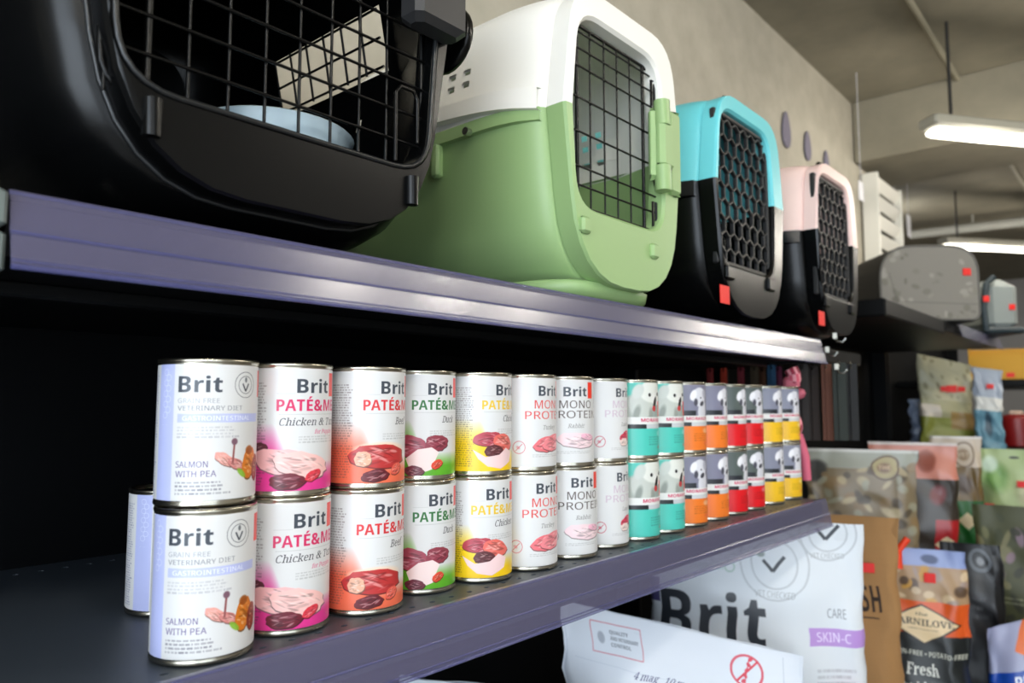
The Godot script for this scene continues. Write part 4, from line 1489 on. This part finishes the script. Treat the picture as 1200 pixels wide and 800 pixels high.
	bag("food_bag", "black food bag with grey ring near its top", 1128, 634, 2.12, 0.150, 0.10, BASE, print_mat("black_bag_print", s.img, 0.4), 19)
	# pale green and olive bags
	s = Sheet.new(self, 260, 640, 1.2, 130, Color(0.66, 0.74, 0.52))
	s.oval(-70, 110, 60, 70, Color(0.45, 0.62, 0.34), 0.9, 0.5)
	s.oval(-95, 60, 40, 40, Color(0.78, 0.86, 0.78), 0.9, 0.4)
	s.oval(0, 32, 22, 5, Color(0.12, 0.14, 0.10), 1.0, 0.15)
	s.oval(60, 170, 80, 60, Color(0.80, 0.80, 0.66), 0.9, 0.5)
	s.rect(-130, 330, 130, 640, Color(0.26, 0.28, 0.16))
	t = bag("food_bag", "pale green food bag with carrying slot at the top", 1184, 526, 2.62, 0.200, 0.08, 0.5505, print_mat("green_bag_print", s.img, 0.4), 20)
	sticker(t, -80, 200, 0.034, 0.022)
	sticker(t, -80, 226, 0.034, 0.022)
	sticker(t, 26, 118, 0.04, 0.022)
	s = Sheet.new(self, 260, 640, 1.2, 130, Color(0.27, 0.28, 0.16))
	rng.seed = 10
	for k in 70:
		s.oval(rng.randf_range(-125, 125), rng.randf_range(5, 420), rng.randf_range(10, 34), rng.randf_range(8, 26), [Color(0.16, 0.17, 0.11), Color(0.42, 0.42, 0.24), Color(0.50, 0.48, 0.34), Color(0.22, 0.24, 0.13), Color(0.55, 0.45, 0.52)][k % 5], 0.85, 0.35, rng.randf() * 3)
	s.fine(-60, 230, 40, 250, 12, Color(0.8, 0.8, 0.7), 0.7, 98)
	bag("food_bag", "olive camouflage toned food bag before the pale green one", 1188, 592, 2.25, 0.245, 0.11, BASE, print_mat("olive_bag_print", s.img, 0.5), 21)
	# blue and orange bag
	s = Sheet.new(self, 240, 500, 1.5, 120, Color(0.64, 0.66, 0.78))
	s.shape([Vector2(-30, 0), Vector2(120, 0), Vector2(120, 90), Vector2(20, 110), Vector2(-50, 70)], Color(0.90, 0.42, 0.10))
	s.oval(20, 60, 60, 24, Color(0.42, 0.16, 0.06), 0.8, 0.4, -0.6)
	s.oval(60, 90, 40, 24, Color(0.90, 0.80, 0.70), 0.8, 0.4)
	s.rect(-120, 118, 120, 500, Color(0.08, 0.28, 0.66))
	s.write("PURE", "b", -48, 130, 40, 158, Color(0.92, 0.93, 0.96))
	bag("food_bag", "blue food bag with orange picture and white capitals", 1196, 716, 1.90, 0.200, 0.12, BASE, print_mat("blue_bag_print", s.img, 0.4), 22, 0.0, -0.45)
	# small bags on the far shelf
	s = Sheet.new(self, 150, 200, 1.2, 75, Color(0.52, 0.57, 0.66))
	s.oval(-10, 60, 40, 14, Color(0.62, 0.66, 0.74), 0.9, 0.4)
	t = bag("treat_bag", "small blue grey pouch on the far shelf", 1084, 468, 3.34, 0.130, 0.08, 1.1005, print_mat("pouch_print", s.img, 0.3), 23, 0.0, 0.0, "pouches on the far shelf")
	s = Sheet.new(self, 280, 400, 1.2, 140, Color(0.66, 0.64, 0.50))
	s.rect(-140, 0, 140, 190, Color(0.72, 0.70, 0.58))
	rng.seed = 12
	for k in 16:
		s.oval(rng.randf_range(-130, 130), rng.randf_range(10, 180), rng.randf_range(8, 22), rng.randf_range(6, 14), Color(0.50, 0.47, 0.36), 0.6, 0.4, rng.randf() * 3)
	s.rect(-140, 215, -40, 290, Color(0.82, 0.78, 0.72))
	s.rect(-140, 270, 140, 400, Color(0.52, 0.54, 0.22))
	s.rect(10, 240, 140, 320, Color(0.60, 0.48, 0.26))
	t = bag("treat_bag", "beige and olive bag leaning on the far shelf", 1108, 421, 3.24, 0.215, 0.07, 1.1005, print_mat("beige_bag_print", s.img, 0.4), 24, 0.3, 0.25, "pouches on the far shelf")
	sticker(t, -12, 130, 0.03, 0.022)
	sticker(t, 16, 130, 0.04, 0.03)
	sticker(t, 54, 132, 0.03, 0.022)
	s = Sheet.new(self, 200, 360, 1.2, 100, Color(0.66, 0.70, 0.76))
	s.rect(-100, 180, 100, 360, Color(0.42, 0.60, 0.68))
	s.oval(0, 250, 30, 70, Color(0.16, 0.24, 0.30), 0.8, 0.4)
	s.rect(-100, 130, 100, 190, Color(0.86, 0.86, 0.84))
	t = bag("treat_bag", "pale blue bag beside the beige one on the far shelf", 1158, 432, 3.10, 0.105, 0.06, 1.1005, print_mat("paleblue_print", s.img, 0.4), 25, 0.0, 0.2, "pouches on the far shelf")
	sticker(t, 10, 75, 0.026, 0.02)
	# yellow carton and red tin on the far shelves
	var q := at_depth(1184, 438, 3.62)
	t = thing("carton", "open yellow cardboard carton on the far upper shelf", "box", Vector3(q.x, 1.3955, q.z - 0.02), to_camera(q))
	var yellow := mat("yellow_card", Color(0.80, 0.60, 0.13), 0.6)
	g = Geo.new()
	g.box(Vector3(0, 0.004, -0.1), Vector3(0.30, 0.006, 0.20), 0.001)
	g.box(Vector3(0, 0.065, 0.0), Vector3(0.30, 0.128, 0.004), 0.001)
	g.box(Vector3(0, 0.085, -0.2), Vector3(0.30, 0.170, 0.004), 0.001)
	part("tray", g.mesh(), yellow, t)
	for x in [-0.15, 0.15]:
		part("side_flap", box_mesh(Vector3(0.004, 0.20, 0.20), 0.001, Vector3(x, 0.101, -0.1)), yellow, t)
	part("price_sticker", box_mesh(Vector3(0.034, 0.022, 0.002), 0.0005), mats.red_sticker, t, Vector3(0.02, 0.03, 0.003), "red price sticker")
	q = at_depth(1192, 505, 3.2)
	t = thing("food_pack", "dark red round pack on the far lower shelf", "pack", Vector3(q.x, 1.1005, q.z), 0.0)
	g = Geo.new()
	g.lathe([[0.001, 0.0], [0.055, 0.002], [0.060, 0.008], [0.060, 0.120], [0.056, 0.132], [0.030, 0.140], [0.001, 0.142]], 24)
	part("body", g.mesh(), mat("dark_red", Color(0.50, 0.06, 0.06), 0.4), t)
	part("cap", box_mesh(Vector3(0.05, 0.02, 0.05), 0.006, Vector3(0, 0.146, 0)), mat("pale_cap", Color(0.8, 0.7, 0.62), 0.5), t)

# ---------------------------------------------------------------- leashes on hooks
func strap(px: float, x: float, foot_px: float, wide: float, c: Color, word: String):
	var p := at_x(px, 430.0, x)
	var foot := at_x(px, foot_px, x).y
	var z := p.z
	var key := "strap_" + word.replace(" ", "_")
	var t := thing("dog_leash", word + " dog leash strap hanging from a hook behind the cans", "leash", Vector3(x, foot, z), to_camera(Vector3(x, 0, z)), "hanging leashes")
	var top := TOPDECK - 0.036 - foot
	var g := Geo.new()
	for k in 2:
		g.box(Vector3((k - 0.5) * wide * 0.55, top / 2, (k - 0.5) * 0.006), Vector3(wide, top, 0.003), 0.0008)
	part("webbing", g.mesh(), mat(key, c, 0.7), t)
	g = Geo.new()
	g.tube(PackedVector3Array([Vector3(0, top - 0.01, -0.006), Vector3(0, top + 0.003, 0.0), Vector3(0, top - 0.01, 0.008)]), 0.002, 6)
	part("ring", g.mesh(), mats.chrome, t)

func build_leashes():
	for d in [[832, 1.70, 520, 0.010, Color(0.55, 0.10, 0.10), "dark red"], [848, 1.72, 520, 0.010, Color(0.75, 0.20, 0.06), "orange red"], [868, 1.70, 520, 0.010, Color(0.50, 0.08, 0.16), "crimson"], [884, 1.68, 520, 0.012, Color(0.24, 0.18, 0.06), "olive brown"], [893, 1.76, 520, 0.010, Color(0.36, 0.20, 0.07), "tan"], [904, 1.66, 520, 0.012, Color(0.06, 0.28, 0.42), "blue"], [912, 1.74, 520, 0.010, Color(0.45, 0.14, 0.30), "purple"], [940, 1.66, 516, 0.016, Color(0.09, 0.065, 0.05), "dark umber"], [952, 1.76, 516, 0.016, Color(0.14, 0.085, 0.055), "dark brown"], [968, 1.70, 516, 0.014, Color(0.36, 0.19, 0.11), "chestnut"], [983, 1.66, 516, 0.018, Color(0.085, 0.12, 0.09), "dark green"], [997, 1.72, 516, 0.016, Color(0.03, 0.03, 0.032), "charcoal"]]:
		strap(d[0], d[1], d[2], d[3], d[4], d[5])
	# pink chequered harness
	var p := at_x(921, 430, 1.60)
	var t := thing("dog_harness", "pink chequered dog harness hanging behind the last cans", "harness", Vector3(p.x, 1.125, p.z), to_camera(p))
	var s := Sheet.new(self, 60, 60, 4.0, 30, Color(0.86, 0.36, 0.45))
	for i in 6:
		for k in 6:
			if (i + k) % 2:
				s.rect(-30 + i * 10, k * 10, -20 + i * 10, k * 10 + 10, Color(0.93, 0.62, 0.66))
			if i % 2 and k % 2:
				s.rect(-30 + i * 10, k * 10, -20 + i * 10, k * 10 + 10, Color(0.60, 0.14, 0.24))
	var cloth := print_mat("chequered_cloth", s.img, 0.8)
	cloth.uv1_scale = Vector3(2, 2, 1)
	var g := Geo.new()
	var path := PackedVector3Array()
	for k in 15:
		var f := k / 14.0
		path.append(Vector3(sin(f * 9.0) * 0.010 + 0.006, lerpf(0.09, 0.235, f), cos(f * 7.0) * 0.008))
	g.tube(path, 0.015, 8)
	part("strap", g.mesh(), cloth, t)
	g = Geo.new()
	for b in [[0.010, 0.205, 0.020, 0.011], [-0.012, 0.180, 0.017, -0.3], [0.024, 0.182, 0.016, 0.4]]:
		g.box(Vector3(b[0], b[1], 0.012), Vector3(b[2] * 1.7, b[2] * 1.3, 0.016), 0.006, Basis(Vector3.BACK, b[3]))
	part("bow", g.mesh(), cloth, t)
	g = Geo.new()
	g.tube(PackedVector3Array([Vector3(0.020, 0.095, 0.0), Vector3(0.032, 0.05, 0.004), Vector3(0.034, 0.0, 0.0)]), 0.010, 8)
	part("strap_end", g.mesh(), mat("pink_webbing", Color(0.84, 0.40, 0.50), 0.7), t)
	g = Geo.new()
	g.tube(PackedVector3Array([Vector3(0.0, 0.23, 0.0), Vector3(0.0, 0.227 + 0.0, 0.01)]), 0.003, 6)
	part("ring", g.mesh(), mats.chrome, t)
	# metal hooks that stick out beside the pink carrier
	for d in [[981, 398, 1.56, "uppermost"], [972, 414, 1.58, "middle"], [983, 434, 1.60, "lowest"]]:
		var h := at_x(d[0], d[1], d[2])
		t = thing("price_hook", d[3] + " chrome display hook at the shelf's end below the pink carrier", "hook", h, to_camera(h), "chrome hooks")
		g = Geo.new()
		g.tube(PackedVector3Array([Vector3(-0.004, 0.012, -0.04), Vector3(-0.004, 0.006, 0.0), Vector3(0.0, -0.004, 0.004), Vector3(0.010, -0.005, 0.004), Vector3(0.016, 0.002, 0.004)]), 0.0022, 8)
		part("wire", g.mesh(), mats.chrome, t)
		part("ticket_plate", box_mesh(Vector3(0.008, 0.012, 0.002), 0.0005, Vector3(-0.004, 0.008, 0.003)), mat("ticket_white", Color(0.8, 0.8, 0.76), 0.5), t)

# ---------------------------------------------------------------- room
func lamp(label: String, a: Vector3, b: Vector3, energy: float, glow: float):
	var mid := (a + b) / 2
	var d := b - a
	var t := thing("ceiling_lamp", label, "lamp", mid, atan2(-d.z, d.x))
	var L := d.length()
	var g := Geo.new()
	g.box(Vector3(0, 0.028, 0), Vector3(L, 0.040, 0.09), 0.008)
	part("housing", g.mesh(), mat("lamp_housing", Color(0.62, 0.61, 0.56), 0.5), t)
	var m := mat("lamp_glow_%d" % int(glow * 10), Color(0.95, 0.95, 0.92), 0.4)
	m.emission_enabled = true
	m.emission = Color(1.0, 0.98, 0.93)
	m.emission_energy_multiplier = glow
	g = Geo.new()
	g.box(Vector3(0, -0.006, 0), Vector3(L - 0.03, 0.026, 0.065), 0.010)
	part("tube_cover", g.mesh(), m, t)
	for x in [-L * 0.42, L * 0.3]:
		g = Geo.new()
		g.tube(PackedVector3Array([Vector3(x, 0.05, 0), Vector3(x, 2.658 - mid.y, 0)]), 0.006, 6)
		part("hanger", g.mesh(), mat("dark_hanger", Color(0.10, 0.10, 0.095), 0.6), t)
	# a tube shines all round: three soft lights just under its cover
	for k in 3:
		var l := OmniLight3D.new()
		l.name = "lamp_light"
		l.light_color = Color(1.0, 0.97, 0.92)
		l.light_energy = energy / 3.0
		l.light_size = 0.06
		l.omni_range = 14.0
		l.omni_attenuation = 2.0
		l.shadow_enabled = true
		t.add_child(l, true)
		l.position = Vector3((k - 1) * L * 0.33, -0.085, 0)

func build_room():
	var plaster := mat("concrete_wall", Color.WHITE, 0.9)
	mottled(plaster, Color(0.65, 0.625, 0.565), Color(0.72, 0.695, 0.635), 0.55, 0.012, 21)
	var ceil := mat("concrete_ceiling", Color.WHITE, 0.9)
	mottled(ceil, Color(0.48, 0.46, 0.40), Color(0.55, 0.525, 0.455), 0.4, 0.008, 22)
	var grey := mat("far_wall_paint", Color(0.70, 0.69, 0.68), 0.9)
	var tiles := mat("floor_tile", Color(0.52, 0.50, 0.47), 0.35)
	var white := mat("painted_wall", Color(0.70, 0.69, 0.67), 0.9)
	var frame := mat("window_frame", Color(0.8, 0.8, 0.8), 0.5)
	structure("floor", box_mesh(Vector3(12.6, 0.1, 6.2), 0.0, Vector3(3.6, -0.05, 0.35)), tiles)
	structure("ceiling", box_mesh(Vector3(12.6, 0.1, 6.2), 0.0, Vector3(3.6, 2.71, 0.35)), ceil)
	structure("wall_back", box_mesh(Vector3(6.4, 2.66, 0.12), 0.0, Vector3(0.83, 1.33, -1.07)), plaster)
	structure("wall_return", box_mesh(Vector3(0.12, 2.66, 1.5), 0.0, Vector3(4.09, 1.33, -1.88)), plaster)
	structure("wall_recess", box_mesh(Vector3(5.8, 2.66, 0.12), 0.0, Vector3(7.0, 1.33, -2.69)), grey)
	structure("wall_far", box_mesh(Vector3(0.12, 2.66, 6.2), 0.0, Vector3(9.84, 1.33, 0.35)), grey)
	structure("trim_1", box_mesh(Vector3(0.52, 0.28, 4.0), 0.004, Vector3(3.77, 2.52, 0.995)), ceil)
	# wall with the shop window, opposite the shelving
	structure("wall_front", window_wall(Vector2(-2.4, 9.8), Vector2(-2.2, 0.2), 0.55, 2.45), white, Vector3(0, 0, 3.0))
	var w := structure("window_1", box_mesh(Vector3(2.4, 1.9, 0.006), 0.0, Vector3(-1.0, 1.5, 3.04)), pane())
	for x in [-2.17, -1.0, 0.17]:
		part("window_frame", box_mesh(Vector3(0.06, 1.9, 0.06), 0.004, Vector3(x, 1.5, 3.04)), frame, w)
	var side := structure("wall_left", window_wall(Vector2(-3.0, 3.0), Vector2(-0.1, 2.5), 0.55, 2.45), white, Vector3(-2.4, 0, 0))
	side.rotation.y = -PI / 2
	var w2 := structure("window_2", box_mesh(Vector3(0.006, 1.9, 2.6), 0.0, Vector3(-2.45, 1.5, 1.2)), pane())
	for z in [-0.07, 1.2, 2.47]:
		part("window_frame", box_mesh(Vector3(0.06, 1.9, 0.06), 0.004, Vector3(-2.45, 1.5, z)), frame, w2)
	# lamps
	var a := at_y(1086, 152, 2.25)
	var b := at_y(1420, 184, 2.25)
	lamp("bright tube lamp hung from the concrete ceiling on dark rods", a, b, 0.5, 4.0)
	a = at_y(1104, 287, 2.30)
	b = at_y(1320, 298, 2.30)
	lamp("second tube lamp further down the aisle above the grey carrier", a, b, 0.5, 4.0)
	a = Vector3(-1.2, 2.45, 0.75)
	lamp("tube lamp over the aisle by the shop window", a, a + Vector3(1.5, 0, 0), 1.5, 4.0)
	a = Vector3(1.3, 2.45, 0.85)
	lamp("tube lamp over the aisle beside the pet carriers", a, a + Vector3(1.5, 0, 0), 1.5, 4.0)
	a = Vector3(4.15, 2.40, 0.85)  # added lamp out of view, to put more light on the far bags
	lamp("added unseen tube lamp over the aisle beyond the concrete beam", a, a + Vector3(1.5, 0, 0), 1.3, 4.0)
	# conduit on the ceiling
	var pipe := mat("conduit", Color(0.55, 0.53, 0.46), 0.6)
	var g := Geo.new()
	g.tube(PackedVector3Array([Vector3(1.2, 2.648, -0.57), Vector3(7.0, 2.648, -0.60)]), 0.011, 8)
	var o := part("conduit_pipe", g.mesh(), pipe, self)
	o.name = numbered("conduit_pipe")
	tag(o, "thin pale conduit pipe running along the concrete ceiling", "pipe")
	g = Geo.new()
	a = at_depth(1066, 275, 5.6)
	b = at_depth(1220, 257, 5.2)
	g.tube(PackedVector3Array([a, b]), 0.035, 12)
	g.tube(PackedVector3Array([b.lerp(a, 0.5), Vector3(b.lerp(a, 0.5).x, 2.66, b.lerp(a, 0.5).z)]), 0.006, 6)
	o = part("duct_pipe", g.mesh(), mat("pale_duct", Color(0.60, 0.60, 0.57), 0.6), self)
	o.name = numbered("duct_pipe")
	tag(o, "pale round duct pipe above the second tube lamp", "pipe")
	# louvred unit on the wall behind the pink carrier
	var c := at_z(1027, 268, -1.0)
	var t := thing("louvre_unit", "white louvred ventilation unit on the wall beside the pink carrier", "vent", Vector3(c.x, c.y, -1.006))
	var wh := mat("louvre_white", Color(0.88, 0.87, 0.83), 0.5)
	part("frame", box_mesh(Vector3(0.40, 0.44, 0.03), 0.004, Vector3(0, 0, -0.008 + 0.02)), mat("louvre_back", Color(0.45, 0.44, 0.40), 0.6), t)
	for k in 5:
		var sl := part("slat", box_mesh(Vector3(0.38, 0.058, 0.012), 0.003), wh, t, Vector3(0, -0.175 + k * 0.088, 0.055))
		sl.rotation.x = 0.45
	for x in [-0.198, 0.198]:
		part("side_rail", box_mesh(Vector3(0.02, 0.44, 0.07), 0.003, Vector3(x, 0, 0.04)), wh, t)
	# leaf stickers on the wall
	var leaf := mat("leaf_violet", Color(0.46, 0.44, 0.50), 0.9)
	for d in [[921, 152, 0.07, "largest"], [946, 171, 0.06, "middle sized"], [968, 190, 0.05, "smallest"]]:
		c = at_z(d[0], d[1], -1.005)
		g = Geo.new()
		var pts := PackedVector3Array()
		for k in 16:
			var f := TAU * k / 16
			pts.append(Vector3(sin(f) * d[2] * 0.55 * (1.0 - 0.3 * cos(f)), cos(f) * d[2], 0.0))
		g.grid([pts, station_shift(pts, 0.004)], true)
		g.poly(station_shift(pts, 0.004), Vector3(0, 0, -1))
		o = part("leaf_sticker", g.mesh(), leaf, self, c)
		o.name = numbered("leaf_sticker")
		tag(o, d[3] + " dull violet leaf sticker on the concrete wall above the carriers", "sticker", "wall leaves")
	# white tickets hung under the wall's edge
	for d in [[1009, 224, 0.06, 0.10, 3.05, "small white card hanging just above the louvred unit"], [1050, 258, 0.08, 0.16, 3.9, "white card hanging close past the louvred unit"], [1065, 265, 0.08, 0.16, 4.2, "white card hanging next to the pale duct pipe"]]:
		c = at_depth(d[0], d[1], d[4])
		o = part("hanging_ticket", box_mesh(Vector3(d[2], d[3] * 0.8, 0.004), 0.001), mat("ticket_card", Color(0.80, 0.80, 0.82), 0.6), self, c)
		g = Geo.new()
		g.box(Vector3.ZERO, Vector3(d[2], d[3] * 0.8, 0.004), 0.001)
		g.tube(PackedVector3Array([Vector3(0, d[3] * 0.39, 0), Vector3(0, 2.66 - c.y, 0)]), 0.0015, 5)
		o.mesh = g.mesh()
		o.name = numbered("hanging_ticket")
		tag(o, d[5], "card", "hanging cards")
	# two small round bulbs
	for d in [[1042, 275], [1053, 274]]:
		c = at_depth(d[0], d[1], 5.2)
		t = thing("bulb_lamp", "small round glowing bulb hanging beyond the grey carrier", "lamp", c, 0.0, "round bulbs")
		g = Geo.new()
		g.lathe([[0.001, -0.026], [0.018, -0.020], [0.026, 0.0], [0.018, 0.020], [0.008, 0.030], [0.001, 0.031]], 16)
		var gm := mat("bulb_glow", Color(1, 0.97, 0.9), 0.4)
		gm.emission_enabled = true
		gm.emission = Color(1.0, 0.96, 0.88)
		gm.emission_energy_multiplier = 3.0
		part("bulb", g.mesh(), gm, t)
		g = Geo.new()
		g.tube(PackedVector3Array([Vector3(0, 0.03, 0), Vector3(0, 2.66 - c.y, 0)]), 0.003, 5)
		part("cord", g.mesh(), mats.dark_hanger, t)
		var l := OmniLight3D.new()
		l.name = "bulb_light"
		l.light_energy = 0.05
		l.light_size = 0.02
		l.omni_range = 12.0
		l.omni_attenuation = 2.0
		l.shadow_enabled = true
		t.add_child(l, true)

func station_shift(p: PackedVector3Array, dz: float) -> PackedVector3Array:
	var r := PackedVector3Array()
	for q in p:
		r.append(q + Vector3(0, 0, dz))
	return r

func pane() -> StandardMaterial3D:
	var m := mat("window_glass", Color(0.9, 0.95, 0.95, 0.08), 0.02)
	m.transparency = BaseMaterial3D.TRANSPARENCY_ALPHA
	return m

# a wall along x with one rectangular opening
func window_wall(span: Vector2, hole: Vector2, y0: float, y1: float) -> ArrayMesh:
	var g := Geo.new()
	var th := 0.12
	var z := 0.06
	g.box(Vector3((span.x + hole.x) / 2, 1.33, z), Vector3(hole.x - span.x, 2.66, th))
	g.box(Vector3((span.y + hole.y) / 2, 1.33, z), Vector3(span.y - hole.y, 2.66, th))
	g.box(Vector3((hole.x + hole.y) / 2, y0 / 2, z), Vector3(hole.y - hole.x, y0, th))
	g.box(Vector3((hole.x + hole.y) / 2, (y1 + 2.66) / 2, z), Vector3(hole.y - hole.x, 2.66 - y1, th))
	return g.mesh()

func _ready():
	setup()
	build_room()
	build_shelving()
	build_carriers()
	build_tins()
	build_bags()
	build_leashes()
